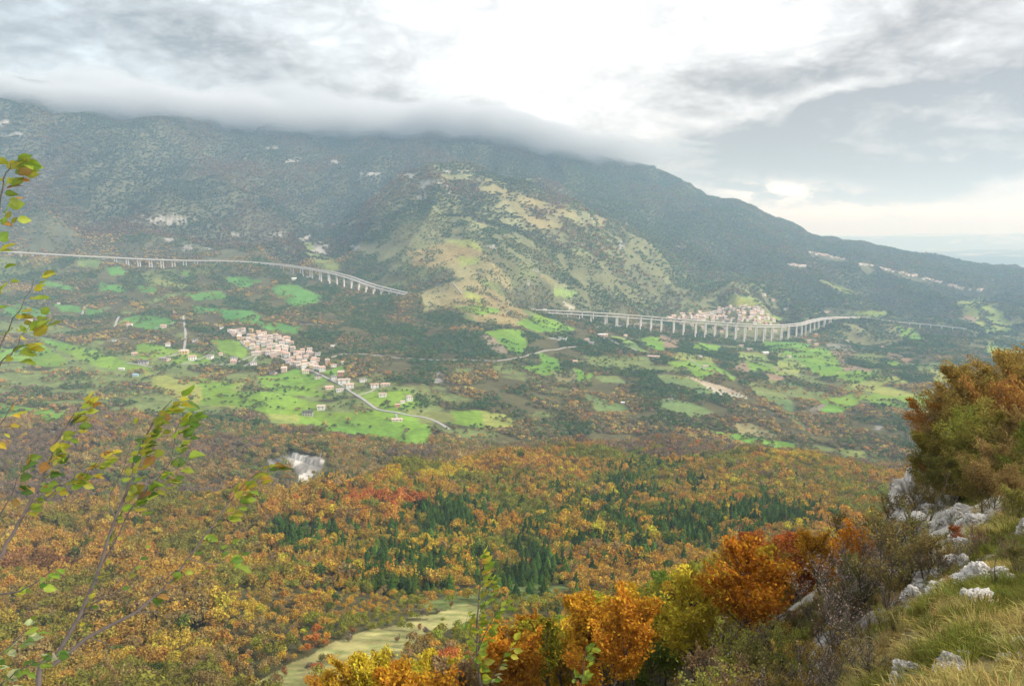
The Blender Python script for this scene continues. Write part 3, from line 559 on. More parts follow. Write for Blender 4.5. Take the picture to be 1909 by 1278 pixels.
def spruce_mesh(name, n, r, mat, size=.085):
    t = r.random(n) ** .62; h = .12 + .88 * (1 - t); th = r.random(n) * 6.283; tier = np.floor(h * 11) / 11
    rad = (1 - h) * .34 * (1 + .35 * np.sin(th * 3 + tier * 40)) * (1 - .45 * (h * 11 - np.floor(h * 11))) * r.uniform(.55, 1.05, n) + .012
    p = np.c_[rad * np.cos(th), rad * np.sin(th), h - rad * .25]
    V, Fq, lv = leaf_faces(p, np.c_[np.cos(th), np.sin(th), np.full(n, .9)] + r.normal(size=(n, 3)) * .35, size * (.35 + .9 * (1 - h)), r, True)
    return mesh_np(name, V, Fq, mat, False, {'leafv': ('FLOAT', lv)})
proto_col = bpy.data.collections.new('woodland_shapes')
def proto(me):
    o = bpy.data.objects.new(me.name, me); proto_col.objects.link(o); return o
r_ = np.random.default_rng(5)
PROT = []          # alphabetical order is the pick order
for i in range(5): PROT.append(proto(crown_mesh('a%02d' % i, 340, .115, 9 + i, r_, M_INST)))       # 0-4 round broadleaf, near
for i in range(3): PROT.append(proto(plume_mesh('b%02d' % i, 260, .11, r_, M_INST)))                # 5-7 plumes
for i in range(3): PROT.append(proto(spruce_mesh('c%02d' % i, 330, r_, M_INST)))                    # 8-10 spruce (height 1)
for i in range(4): PROT.append(proto(crown_mesh('d%02d' % i, 90, .21, 6, r_, M_INST)))              # 11-14 middle distance
for i in range(3): PROT.append(proto(crown_mesh('e%02d' % i, 26, .42, 4, r_, M_INST, .2)))          # 15-17 far
def scatter(name, X, Y, Z, idx, scl, tint, label=None):
    n = len(X); me = bpy.data.meshes.new(name); me.vertices.add(n)
    me.vertices.foreach_set('co', np.stack([X, Y, Z], -1).astype(np.float32).ravel())
    for an, typ, d, key in (('tint', 'FLOAT_COLOR', np.c_[tint, np.ones(n)], 'color'), ('scl', 'FLOAT_VECTOR', scl, 'vector'), ('rot', 'FLOAT', rng.random(n) * 6.283, 'value'), ('idx', 'INT', idx.astype(np.int32), 'value')):
        at = me.attributes.new(an, typ, 'POINT'); at.data.foreach_set(key, np.asarray(d, np.float32 if typ != 'INT' else np.int32).ravel())
    o = link(name, me); ng = bpy.data.node_groups.new(name, 'GeometryNodeTree'); g = NB(ng)
    ng.interface.new_socket('Geometry', in_out='INPUT', socket_type='NodeSocketGeometry'); ng.interface.new_socket('Geometry', in_out='OUTPUT', socket_type='NodeSocketGeometry')
    gi = g.n('NodeGroupInput'); go = g.n('NodeGroupOutput'); ip = g.n('GeometryNodeInstanceOnPoints'); ci = g.n('GeometryNodeCollectionInfo')
    ci.inputs['Collection'].default_value = proto_col; ci.inputs['Separate Children'].default_value = True; ci.inputs['Reset Children'].default_value = True
    def na(nm, t_): q = g.n('GeometryNodeInputNamedAttribute', data_type=t_); q.inputs['Name'].default_value = nm; return q.outputs['Attribute']
    cx = g.n('ShaderNodeCombineXYZ'); g.link(na('rot', 'FLOAT'), cx.inputs[2])
    g.link(gi.outputs[0], ip.inputs['Points']); g.link(ci.outputs[0], ip.inputs['Instance']); ip.inputs['Pick Instance'].default_value = True
    g.link(na('idx', 'INT'), ip.inputs['Instance Index']); g.link(cx.outputs[0], ip.inputs['Rotation']); g.link(na('scl', 'FLOAT_VECTOR'), ip.inputs['Scale'])
    g.link(ip.outputs[0], go.inputs[0]); md = o.modifiers.new('grow', 'NODES'); md.node_group = ng
    tag(o, label, kind='stuff'); return o
def jgrid(y0, y1, step, amin=-.74, amax=.74):
    """jittered points on the ground between two distances"""
    X, Y = np.meshgrid(np.arange(min(amin * y0, amin * y1), amax * y1, step), np.arange(y0, y1, step)); X = X.ravel() + rng.uniform(-.5, .5, X.size) * step; Y = Y.ravel() + rng.uniform(-.5, .5, Y.size) * step
    k = (X / Y > amin) & (X / Y < amax) & (Y > y0); return X[k], Y[k]
PAL_NEAR = np.array([(.49,.31,.075),(.42,.31,.060),(.26,.28,.050),(.56,.30,.060),(.58,.20,.055),(.66,.44,.045),(.10,.17,.035),(.32,.24,.13),(.34,.17,.085),(.60,.35,.05)])
CON = [(555,1005,45,30,.85),(840,967,90,25,.75),(805,1003,35,16,.6),(745,1065,78,38,.75),(665,1075,22,12,.8),(1172,911,38,18,.7),(1215,877,75,13,.4),(1130,975,80,45,.62),(1265,985,70,35,.62),(1410,970,98,27,.8),(1330,1003,80,18,.6),(1000,1062,36,40,.8),(1190,1035,35,22,.6),(1290,905,10,15,.6),(955,1088,62,22,.9),(860,1045,50,20,.5),(1010,990,60,30,.35),(600,1010,60,25,.4),(900,1010,25,12,.5),(1050,925,30,14,.4),(1240,930,40,16,.3)]
PATCH = [(700,940,85,11,4),(520,969,45,7,3),(620,945,30,8,3),(1480,850,52,15,5),(830,890,60,9,5),(735,893,15,12,5),(1290,835,60,7,4),(1150,850,40,8,3),(770,1030,60,18,5),(900,985,70,14,9),(1060,1000,50,14,9),(840,1005,40,10,5),(970,835,70,7,6),(850,1065,25,16,9),(720,1010,60,14,1),(1120,850,90,12,2),(1330,850,70,10,2),(300,1220,70,22,5),(230,1250,60,20,9),(240,1200,60,15,0),(460,1060,45,10,5),(330,1080,60,12,9),(190,1130,70,12,7),(60,1060,70,14,8),(590,1195,16,16,4),(560,925,60,10,1),(450,1150,70,16,5),(500,1110,60,10,1),(860,870,50,7,9),(1100,1005,60,16,9),(1220,1010,45,14,5),(650,1035,50,15,1)]
def ell(px, py, e_): return np.exp(-(((px - e_[0]) / e_[2]) ** 2 + ((py - e_[1]) / e_[3]) ** 2) ** 1.5)
def near_palette(X, Y, px, py):
    n = len(X); a = fbm(X / 55, Y / 55, 3, 201); b = fbm(X / 140, Y / 140, 3, 205); u = .5 + (rng.random(n) - .5) * .56 + a * 1.3
    k = np.select([u < .20, u < .42, u < .56, u < .68, u < .70, u < .76, u < .80, u < .95], [2, 1, 0, 7, 9, 5, 6, 3], 0)
    k = np.where((b > .2) & (rng.random(n) < .3), 2, k); k = np.where((b < -.2) & (rng.random(n) < .4), 3, k)
    k = np.where((px < 520) & (py > 1100) & (rng.random(n) < .25), 7, k)
    for e_ in PATCH: k = np.where(rng.random(n) < ell(px, py, e_) * 1.2, e_[4], k)
    pc = np.zeros(n)
    for e_ in CON: pc = np.maximum(pc, ell(px, py, (e_[0], e_[1], e_[2] * 1.1, e_[3] * 1.15)) * min(e_[4] * 1.25, .97))
    pc = np.maximum(pc, .085 * ((px > 520) & (px < 1500) & (py > 890) & (py < 1110)))
    zz = rng.random(n); k = np.where((pc > .3) & (zz < .30), 6, np.where((pc > .3) & (zz > .72), rng.choice([5, 9, 1], n), k))
    con = rng.random(n) < pc * (.95 + fbm(X / 16, Y / 16, 2, 209) * 1.1)
    return k, con
def jit(col, amt=.16):
    n = len(col); return np.clip(col * (1 + rng.normal(size=(n, 1)) * amt) * (1 + rng.normal(size=(n, 3)) * amt * .35), .008, .6)
# near woods
X, Y = jgrid(205, 1330, 5.9); Z = hz(X, Y); px, py = w2p(X, Y, Z)
_, opn, rock = cover(X, Y, Z); vis = visible(X, Y, 13)
k, con = near_palette(X, Y, px, py); con &= Y < 1150
bush = (opn > .5) | (py > 1100) & (px < 1120) & (Y < 480) & (px > 420)            # low scrub round the clearing
keep = vis & (rng.random(len(X)) > opn * 1.02) & (rock < .3)
keep |= vis & (opn > .9) & (Y < 500) & (rng.random(len(X)) < .05)
scarpt = (np.abs(px - 555) < 60) & (Y > 1040) & (Y < 1110) & (py > 850); keep &= ~(scarpt & (rng.random(len(X)) < .8))
X, Y, Z, px, py, k, con, bush = [v[keep] for v in (X, Y, Z, px, py, k, con, bush)]
ravine = Y > 925 + 120 * sstep(px, 500, 1100)
tint = jit(PAL_NEAR[k] * np.array((1.02, .97, .64)), .14); mute = (.28 * (1 - sstep(px, 350, 700)) + .06)[:, None]; tint = tint * (1 - mute) + mute * (tint.mean(1, keepdims=True) * np.array((1.42, 1.0, .42)) * .85); rv = np.array([(.38,.28,.10),(.27,.25,.08),(.19,.23,.065),(.44,.26,.07),(.27,.20,.12)])[np.clip(((fbm(X / 70, Y / 70, 3, 241) * 1.6 + .5 + rng.normal(size=len(X)) * .16) * 5).astype(int), 0, 4)]
tint = np.where((ravine & (rng.random(len(X)) < .9))[:, None], jit(rv), tint)
R = rng.uniform(2.7, 5.2, len(X)) * (1 + .45 * sstep(fbm(X / 40, Y / 40, 2, 243), 0, .4)) * np.where(bush, .55, 1); H = R * rng.uniform(.85, 1.35, len(X))
idx = np.where(rng.random(len(X)) < .28, rng.integers(5, 8, len(X)), rng.integers(0, 5, len(X)))
idx = np.where(bush, idx % 5, idx); scl = np.stack([R, R, H], -1)
hc = rng.uniform(8, 15.5, len(X)) * np.where(Y < 520, .9, 1)
wc_ = hc * rng.uniform(.75, 1.35, len(X)); scl[con] = np.stack([wc_, wc_, hc], -1)[con]; idx[con] = rng.integers(8, 11, con.sum()); tint[con] = jit(np.tile((.065, .115, .018), (con.sum(), 1)) * rng.uniform(.7, 1.5, (con.sum(), 1)), .2)
# the largest in view become trees of their own
near_rank = np.argsort(Y); ci = near_rank[con[near_rank]][:290]; bi = near_rank[(~con & (px > -20) & (px < 1500) & (py < 1330) & ~bush)[near_rank]][:290]
solo = np.zeros(len(X), bool); solo[ci] = True; solo[bi] = True
SOLO_CON = [(X[i], Y[i], Z[i], scl[i, 2], tint[i], px[i], py[i]) for i in ci]; SOLO_BR = [(X[i], Y[i], Z[i], R[i], H[i], tint[i], px[i], py[i], k[i]) for i in bi]
s = ~solo; scatter('woodland', X[s], Y[s], Z[s] + np.where(con[s], -.5, R[s] * -.15), idx[s], scl[s], tint[s], 'mixed autumn woodland of ochre, orange and dark conifers filling the near hillside')
print('near wood', s.sum())
# valley woods and hedges
X, Y = jgrid(1200, 3350, 7.6); Z = hz(X, Y); px, py = w2p(X, Y, Z); _, opn, rock = opn2(X, Y, Z); vis = visible(X, Y, 9)
d_o = fbm(X / 90, Y / 90, 3, 221); u = rng.random(len(X))
hedge = (np.abs(fbm(X / 120, Y / 120, 2, 223)) < .05) & (opn > .5)
clump = fbm(X / 55, Y / 55, 4, 229)
keep = vis & (rock < .3) & ((u > opn * 1.0 + .10 + .9 * sstep(-clump - .5 * d_o, .12, .3)) | (hedge & (u < .7)) | ((opn > .5) & (clump > .16) & (u < .6) & (opn < .97)) | ((opn > .5) & (clump > .30) & (u < .5)) | ((opn > .5) & (u < .006)))
EXCL = []
X, Y, Z, px, py, opn, d_o = [v[keep] for v in (X, Y, Z, px, py, opn, d_o)]
pv = np.array([(.070,.125,.042),(.100,.140,.044),(.150,.165,.056),(.23,.18,.080),(.38,.21,.07),(.21,.16,.10),(.42,.30,.09)])
u = .5 + (rng.random(len(X)) - .5) * .7 + fbm(X / 110, Y / 110, 3, 227) * .95; green = sstep(px, 560, 900) * (1 - sstep(py, 690, 760)) * .28
u = u - green + (py > 690) * .14
kk = np.select([u < .22, u < .42, u < .60, u < .80, u < .90, u < .97], [0, 1, 2, 3, 5, 4], 6)
R = rng.uniform(3.4, 7.0, len(X)) * np.where(opn > .5, .8, 1)
VAL = dict(X=X, Y=Y, Z=Z, px=px, py=py, k=rng.integers(11, 15, len(X)), scl=np.stack([R, R, R * rng.uniform(.7, 1.1, len(X))], -1), t=jit(pv[kk] * 1.3))
# mountain woods
X, Y = jgrid(3300, 7300, 11.5, -.78, .78); Z = hz(X, Y); px, py = w2p(X, Y, Z); _, opn, rock = cover(X, Y, Z); vis = visible(X, Y, 9, .002)
u = rng.random(len(X)); clump = fbm(X / 60, Y / 60, 4, 233); keep = vis & (rock < .45) & (u > opn * np.clip(1.0 - 2.2 * clump, .2, 1.05) + .08)
X, Y, Z, px, py = [v[keep] for v in (X, Y, Z, px, py)]
pm = np.array([(.075,.094,.048),(.098,.105,.050),(.135,.108,.058),(.165,.112,.060),(.100,.145,.046)])
u = .5 + (rng.random(len(X)) - .5) * .8 + fbm(X / 300, Y / 300, 4, 231) * 1.5; kk = np.select([u < .3, u < .55, u < .85], [0, 1, 2], 3)
kk = np.where((px > 1050) & (rng.random(len(X)) < .45), 4, kk); R = rng.uniform(5.5, 10.5, len(X))
MTN = dict(X=X, Y=Y, Z=Z, R=R, k=rng.integers(15, 18, len(X)), t=jit(pm[kk] * (1.3 + .35 * ((px > 700) & (px < 1400) & (Y < 4300)))[:, None], .14))
print('mountain', len(X), 'valley', len(VAL['X']))
# ------------------------------------------------------------------ houses: where they stand
# (photo column, photo row of the foot, width m, depth m, eaves m, wall kind, roof kind, turn, description)
WALLC = {'white': (.80,.79,.76), 'cream': (.76,.71,.60), 'yellow': (.66,.50,.24), 'pink': (.70,.52,.44), 'orange': (.55,.30,.19), 'grey': (.42,.40,.38), 'stone': (.58,.53,.45), 'blue': (.45,.60,.72)}
ROOFC = {'red': (.50,.34,.27), 'brown': (.47,.39,.33), 'grey': (.22,.21,.20), 'dark': (.13,.12,.12), 'pink': (.60,.46,.40), 'white': (.7,.7,.7), 'blue': (.42,.60,.74)}
HL_ = [
(436,626,11,9,7,'pink','red',.3,'pink house west of the village street head'),(444,618,13,9,6,'white','red',.4,'white house at the upper end of the village street'),(453,622,12,9,6,'grey','brown',.5,'grey walled house beside the upper village street'),
(428,618,12,8,5,'white','brown',.3,'low white house before the upper village end'),(413,613,11,8,5,'white','grey',.3,'small white house on the village edge by the meadow'),(402,609,10,7,5,'white','brown',.3,'outermost pale house above the village'),
(392,667,12,9,6,'white','brown',-.2,'white house left of the crossroads lane'),(411,662,8,7,4,'cream','red',.2,'tiny cream house on the grass above the lane'),(436,670,15,9,5,'white','grey',.1,'low white house behind the pink villa'),(435,678,13,10,7,'pink','red',.1,'pink villa on the lane left of the village'),
(476,662,20,13,7,'stone','brown',.4,'broad brown roofed barn at the village edge'),(472,680,15,10,6,'white','grey',.4,'white and grey house beneath the broad barn'),(529,693,12,10,9,'pink','pink',.1,'tall pink house above the green field'),(509,698,14,9,5,'pink','dark',-.3,'low dark roofed house among trees by the field'),
(569,696,14,10,6,'cream','red',.2,'cream house at the lower village edge'),(592,706,14,11,7,'stone','dark',.3,'stone house with dark roof beside the main road'),(600,692,14,11,9,'white','red',.3,'tall white house where the main road leaves'),(587,684,14,10,7,'white','red',.3,'white house behind the tall white one'),
(558,687,13,9,7,'stone','brown',.2,'stone house in the lower village'),(545,681,14,11,8,'white','red',.2,'big white house with two roofs in the lower village'),(570,671,12,10,9,'white','red',.3,'slim white house with red roof above the square'),(552,669,13,10,9,'yellow','brown',.2,'yellow house in the middle of the village'),
(529,664,14,10,8,'cream','red',.2,'cream house beside the village square'),(592,665,13,11,8,'white','grey',.1,'white house standing apart at the village north edge'),(577,654,12,9,6,'white','brown',.2,'white house under the church'),(545,652,11,9,7,'orange','red',.2,'red walled house in the upper village'),
(610,678,11,9,9,'pink','brown',.2,'pinkish stone house by the junction'),(621,684,13,9,5,'white','red',.3,'low white house east of the junction'),(635,701,14,11,9,'orange','pink',.2,'orange three storey block of flats'),(641,715,24,12,8,'white','brown',.15,'long white block with rows of windows'),
(622,708,12,10,7,'white','grey',.2,'white annex left of the long white block'),(676,712,14,10,6,'white','grey',.3,'white house behind the garden row'),(652,723,15,11,7,'white','red',.2,'white villa right of the main road'),(633,730,15,9,5,'white','brown',.4,'white house on the near roadside'),
(613,725,16,10,4,'pink','red',.4,'low pinkish shed house at the roadside'),(698,723,16,11,7,'white','red',.2,'white villa with red roof in the garden row'),(718,720,18,11,5,'stone','red',.1,'long stone house ending the garden row'),(713,740,14,10,6,'white','pink',.1,'white villa alone on the green slope'),
(762,747,12,10,8,'white','brown',.4,'white two storey house at the right end of the slope'),(750,751,9,7,3,'white','brown',.4,'small garage beside the last white house'),(741,759,9,7,5,'orange','red',.2,'rust coloured hut under the last white house'),
(598,764,14,11,7,'white','brown',.1,'white house in the hollow between two fields'),(573,775,18,12,7,'grey','dark',.1,'dark roofed farm barn beside the big green field'),(740,785,18,9,3,'cream','pink',.1,'low cream bungalow in the big green field'),
(621,647,12,8,3,'white','white',.0,'small white shed at the wood edge north of the village'),(639,678,8,7,4,'stone','red',.2,'little hut at the wood edge east of the village'),
(241,608,14,11,6,'white','red',.1,'white house at the foot of the steep lane'),(304,611,14,11,7,'pink','red',.2,'pink house west of the church'),(312,645,12,10,6,'white','brown',.5,'white house half hidden by the copse'),(363,638,13,10,6,'white','grey',.1,'white house right of the straight lane'),
(342,660,20,14,8,'yellow','pink',.1,'large yellow house at the lane corner'),(358,671,16,12,8,'white','red',.2,'white house with red roof below the yellow one'),(390,669,13,10,7,'white','grey',-.1,'white house beyond the thin hedge'),
(306,672,22,14,5,'pink','grey',-.3,'low grey roofed farm building on the lane'),(266,679,20,13,7,'grey','dark',.1,'grey farm building before the green field'),(250,662,12,9,4,'stone','red',.3,'stone hut above the grey farm'),
(226,689,12,6,2.5,'white','white',.0,'white shed in the open green field'),(252,701,11,7,3,'blue','blue',.1,'pale blue shed below the green field'),(54,599,15,9,4,'cream','brown',.2,'cream farmhouse at far left of the valley'),(326,584,10,8,5,'pink','red',.1,'pink hut above the church'),(109,567,8,6,3,'white','brown',.1,'tiny white hut on the far left meadow'),
(548,521,16,9,4,'white','white',.2,'small white shed under the left viaduct'),(575,518,15,9,5,'white','grey',.2,'white house under the left viaduct piers'),(282,637,10,8,3,'cream','grey',.1,'cream shed beside the lane'),(212,636,9,8,3,'white','grey',.1,'small white hut by the copse'),
(1124,626,30,12,5,'pink','white',.1,'long pale hall in front of the right viaduct'),(1094,636,14,10,6,'stone','brown',.2,'stone house beside the poplars left of the hall'),(1102,641,16,10,4,'grey','grey',.2,'grey shed below the stone house'),(1166,627,11,9,4,'cream','red',.2,'cream house under the right viaduct'),
(1219,666,30,13,3,'pink','pink',-.3,'long pink roofed hall in the open fields'),(1304,666,14,10,5,'white','grey',.5,'white shed beside the dark copse'),(1315,684,16,9,3,'stone','brown',.2,'stone sheepfold among the strip fields'),(1427,659,22,12,4,'white','white',.4,'bright white farm hall among the right fields'),
(1397,653,18,12,5,'stone','brown',.2,'brown farmhouse left of the white hall'),(1381,646,16,12,5,'stone','red',.2,'stone house above the brown farm'),(1471,666,14,9,4,'white','brown',.2,'white hut at the field corner'),(1072,676,12,9,4,'pink','red',.2,'pink roofed hut below the middle road'),
(1508,638,16,11,7,'pink','red',.2,'pink house below the bend of the right viaduct'),(1521,643,18,10,4,'yellow','red',.3,'yellow house beside the pink one under the bend'),(1521,626,13,10,7,'orange','red',.1,'orange house under the last tall piers'),(1466,577,18,12,7,'white','grey',.2,'white house above the right town'),
(1542,583,30,12,6,'pink','pink',.1,'pink terraced building above the viaduct bend'),(1441,560,16,12,6,'pink','red',.2,'pink house on the slope above the right town'),(1424,550,22,10,6,'cream','grey',.3,'cream house at the hairpin above the right town'),(1577,636,20,10,3,'cream','brown',.1,'cream shed on the right fields'),
(1642,648,22,10,3,'pink','red',.1,'reddish shed on the far right slope'),(1161,752,8,6,2,'grey','white',.1,'tiny pale hut in the scrub'),
]
VIL1 = [(428,616),(470,618),(515,627),(548,636),(552,652),(600,672),(598,690),(560,690),(530,672),(490,664),(462,648),(440,630)]
VIL2 = [(1238,596),(1262,588),(1300,583),(1330,584),(1342,574),(1378,572),(1412,574),(1432,584),(1448,600),(1440,606),(1400,603),(1330,600),(1270,598)]
def ray(px, py, ymin=1150): return hit(px, py, ymin)
HOUSES = []
for (px_, py_, w_, d_, e_, wk, rk_, tr_, ds) in HL_:
    x, y, z = ray(px_, py_, 1150); HOUSES.append([x, y, z, w_ * 1.02, d_ * 1.02, e_, wk, rk_, tr_, ds, px_, py_, 'single'])
def clear_of(x, y, dist): return all((h[0] - x) ** 2 + ((h[1] - y) * .75) ** 2 > dist * dist for h in HOUSES)
def fill_town(poly, n, ystep, zone, wk, rk, dist, wr, ymin=1150):
    got = 0; xs = [p[0] for p in poly]; ys = [p[1] for p in poly]
    for _ in range(n * 60):
        if got >= n: break
        px_, py_ = random.uniform(min(xs), max(xs)), random.uniform(min(ys), max(ys))
        if not inpoly(np.array([px_]), np.array([py_]), poly)[0]: continue
        x, y, z = ray(px_, py_, ymin)
        if not clear_of(x, y, dist): continue
        HOUSES.append([x, y, z, random.uniform(*wr), random.uniform(wr[0], wr[1]) * .85, random.uniform(6.5, 10.5), random.choice(wk), random.choice(rk), random.uniform(-.15, .5), None, px_, py_, zone]); got += 1
    print(zone, got)
fill_town(VIL1, 78, 0, 'village', ['cream', 'white', 'white', 'white', 'stone', 'pink', 'cream', 'yellow'], ['red', 'brown', 'red', 'pink', 'brown'], 12.5, (9.5, 14))
fill_town(VIL2, 88, 0, 'town', ['cream', 'white', 'white', 'cream', 'pink', 'white', 'yellow', 'cream'], ['pink', 'pink', 'brown', 'pink', 'red'], 11.5, (11, 19), 2900)
for (x0, y0, x1, y1, n) in [(1508,471,1545,478,9),(1545,479,1575,484,6),(1468,493,1503,498,7),(1600,492,1628,498,6),(1640,501,1666,506,5),(1672,508,1712,516,6),(1720,519,1758,528,7),(1768,531,1800,540,6),(1806,538,1838,543,3)]:
    for i in range(n):
        t = (i + random.uniform(.2, .8)) / n; px_ = x0 + (x1 - x0) * t; py_ = y0 + (y1 - y0) * t + random.uniform(-1.5, 1.5); x, y, z = ray(px_, py_, 3600)
        HOUSES.append([x, y, z, random.uniform(14, 24), random.uniform(11, 16), random.uniform(6, 9), random.choice(['cream', 'white', 'pink', 'white']), random.choice(['red', 'brown', 'pink']), random.uniform(-.3, .4), None, px_, py_, 'ridge'])
for (px_, py_) in [(1310,612),(1330,613),(1352,613),(1375,615),(1398,614),(1425,617),(1445,619),(1290,607),(1270,604),(1345,620),(1462,612)]:
    x, y, z = ray(px_, py_, 2950); HOUSES.append([x, y, z, 14, 11, random.uniform(5, 8), random.choice(['cream', 'white', 'pink']), 'red', .1, None, px_, py_, 'piers'])
# roads draped on the land: (pixel path, width, material kind)
ROADS = [([(444,618),(452,640),(470,652),(520,666),(560,684),(596,698),(625,712),(650,727),(672,741),(690,754),(716,766),(752,772),(790,778),(815,787),(838,801)], 6.5),
 ([(668,737),(690,730),(705,722),(728,719)], 4),([(611,668),(625,664),(645,660),(700,662),(760,668),(830,671),(925,673)], 6),([(925,673),(960,668),(1000,658),(1045,650),(1075,646)], 6.5),([(736,786),(740,780),(738,772)], 4),
 ([(158,571),(155,580),(152,590)], 6),([(222,590),(217,600),(212,612)], 6),([(343,600),(345,612),(346,628),(344,645),(343,656)], 6),([(343,601),(325,602),(318,604)], 5),([(342,656),(320,663),(295,667)], 6),([(237,677),(255,679),(285,684)], 6),
 ([(338,679),(360,679),(400,680),(430,678),(475,662),(505,660)], 4.5),([(340,678),(365,671),(385,664)], 3.5),([(478,664),(468,676),(455,682)], 4),([(288,612),(304,608)], 4),([(200,636),(222,632),(238,630)], 5),([(1125,630),(1150,640),(1190,655)], 5),([(1235,606),(1180,606),(1150,608),(1110,610)], 6),
 ([(1283,668),(1320,690),(1370,702)], 3.5),([(1396,670),(1440,684),(1500,700)], 3),([(1425,548),(1418,556),(1430,562)], 6),([(560,604),(600,607)], 3),([(845,528),(855,540),(862,548)], 3.5)]
ROADW = []
for (pp, w_) in ROADS:
    pts = [np.array(hit(a_, b_, 1250)) for a_, b_ in pp]; ROADW.append((resample(catmull(pts, 8)[:, :2], 7.0), w_))
# keep the woods off houses and roads
V_ = VAL; kp = np.ones(len(V_['X']), bool)
rr_ = rng.random(len(kp))
for h in HOUSES:
    dx = np.abs(V_['X'] - h[0]); dy = h[1] - V_['Y']; lim = 34 if h[1] < 2600 else 60
    kp &= ~((dx < h[3] * .5 + 3) & (dy > -h[4] * .6 - 2) & (dy < lim) & ((rr_ < .93) | (dy < 12)))
ra = np.concatenate([r for r, w_ in ROADW])
for i in range(0, len(ra)):
    kp &= ~((np.abs(V_['X'] - ra[i, 0]) < 7) & (ra[i, 1] - V_['Y'] > -6) & (ra[i, 1] - V_['Y'] < 24) & (rr_ < .9))
for P3 in DECK.values():                         # and off the motorway
    for p in P3[::2]: kp &= ~((np.abs(V_['X'] - p[0]) < 12) & (np.abs(p[1] - V_['Y']) < 14))
VAL = {k_: v[kp] for k_, v in VAL.items()}
kp = np.ones(len(MTN['X']), bool)
for h in HOUSES:
    if h[1] > 3150: kp &= ~((np.abs(MTN['X'] - h[0]) < h[3] * .5 + 6) & (h[1] - MTN['Y'] > -h[4] * .7 - 6) & (h[1] - MTN['Y'] < (75 if h[1] < 3900 else 110)))
for P3 in DECK.values():
    for p in P3[::2]: kp &= ~((np.abs(MTN['X'] - p[0]) < 14) & (np.abs(p[1] - MTN['Y']) < 14))
MTN = {k_: v[kp] for k_, v in MTN.items()}
scatter('mountain_forest', MTN['X'], MTN['Y'], MTN['Z'] - MTN['R'] * .3, MTN['k'], np.stack([MTN['R'], MTN['R'], MTN['R'] * .8], -1), MTN['t'], 'dark dense forest covering the mountain flanks')
scatter('valley_woods', VAL['X'], VAL['Y'], VAL['Z'] - VAL['scl'][:, 0] * .35, VAL['k'], VAL['scl'], VAL['t'], 'woods and hedges between the valley fields')
# ------------------------------------------------------------------ roads
M_ROAD = plain_mat('pale_asphalt', (.36, .35, .33), .9, .3, .15)
for (r2, w_) in ROADW:
    x, y = r2[:, 0], r2[:, 1]; t = np.gradient(r2, axis=0); t /= np.linalg.norm(t, axis=1, keepdims=True) + 1e-9; nx, ny = -t[:, 1], t[:, 0]
    V = []
    for s_ in (-1, -.3, .3, 1): V.append(np.stack([x + nx * s_ * w_ / 2, y + ny * s_ * w_ / 2, hz(x + nx * s_ * w_ / 2, y + ny * s_ * w_ / 2) + .9], -1))
    zc = np.max([v[:, 2] for v in V], axis=0)
    V = [np.c_[v[:, :2], zc] for v in V]; lo = [V[0] - (0, 0, 3.0), V[3] - (0, 0, 3.0)]; n = len(x)
    A = np.concatenate([lo[0]] + V + [lo[1]]); q = []
    for k in range(5): q.append(np.stack([np.arange(n - 1) + k * n, np.arange(n - 1) + (k + 1) * n, np.arange(1, n) + (k + 1) * n, np.arange(1, n) + k * n], 1))
    tag(link('road', mesh_np('road', A, np.concatenate(q)[:, ::-1], M_ROAD, False)), kind='structure')
# ------------------------------------------------------------------ house builder
def obj_col_mat(name, nscale, namp, rough=.9, tiles=False):
    m = bpy.data.materials.new(name); m.use_nodes = True; t = m.node_tree; t.nodes.clear(); g = NB(t)
    oi = g.n('ShaderNodeObjectInfo'); tcn = g.n('ShaderNodeTexCoord'); nn = g.noise(tcn.outputs['Object'], nscale, 4, .65)
    v = g.m('ADD', 1.0, g.m('MULTIPLY', g.m('SUBTRACT', nn.outputs[0], .5), namp * 2))
    sc = g.n('ShaderNodeVectorMath', operation='SCALE'); g.link(oi.outputs['Color'], sc.inputs[0]); g.link(v, sc.inputs['Scale'])
    b = g.n('ShaderNodeBsdfPrincipled'); b.inputs['Roughness'].default_value = rough; b.inputs['Specular IOR Level'].default_value = .15; g.link(sc.outputs[0], b.inputs['Base Color'])
    if tiles:
        wv = g.n('ShaderNodeTexWave', wave_type='BANDS', bands_direction='X'); g.link(tcn.outputs['Object'], wv.inputs[0]); wv.inputs['Scale'].default_value = 12
        bb = g.n('ShaderNodeBump'); bb.inputs['Distance'].default_value = .08; g.link(wv.outputs[1], bb.inputs['Height']); g.link(bb.outputs[0], b.inputs['Normal'])
    o = g.n('ShaderNodeOutputMaterial'); g.link(b.outputs[0], o.inputs[0]); return m
M_WALL = obj_col_mat('plaster', .4, .18); M_ROOF = obj_col_mat('clay_tiles', .5, .35, tiles=True)
M_GLASS = plain_mat('window_glass', (.04, .045, .05), .25, 1, .3, spec=.5)
def bxm(x0, x1, y0, y1, z0, z1):
    V = [(x, y, z) for x in (x0, x1) for y in (y0, y1) for z in (z0, z1)]
    return V, [(0, 1, 3, 2), (4, 6, 7, 5), (0, 4, 5, 1), (2, 3, 7, 6), (0, 2, 6, 4), (1, 5, 7, 3)]
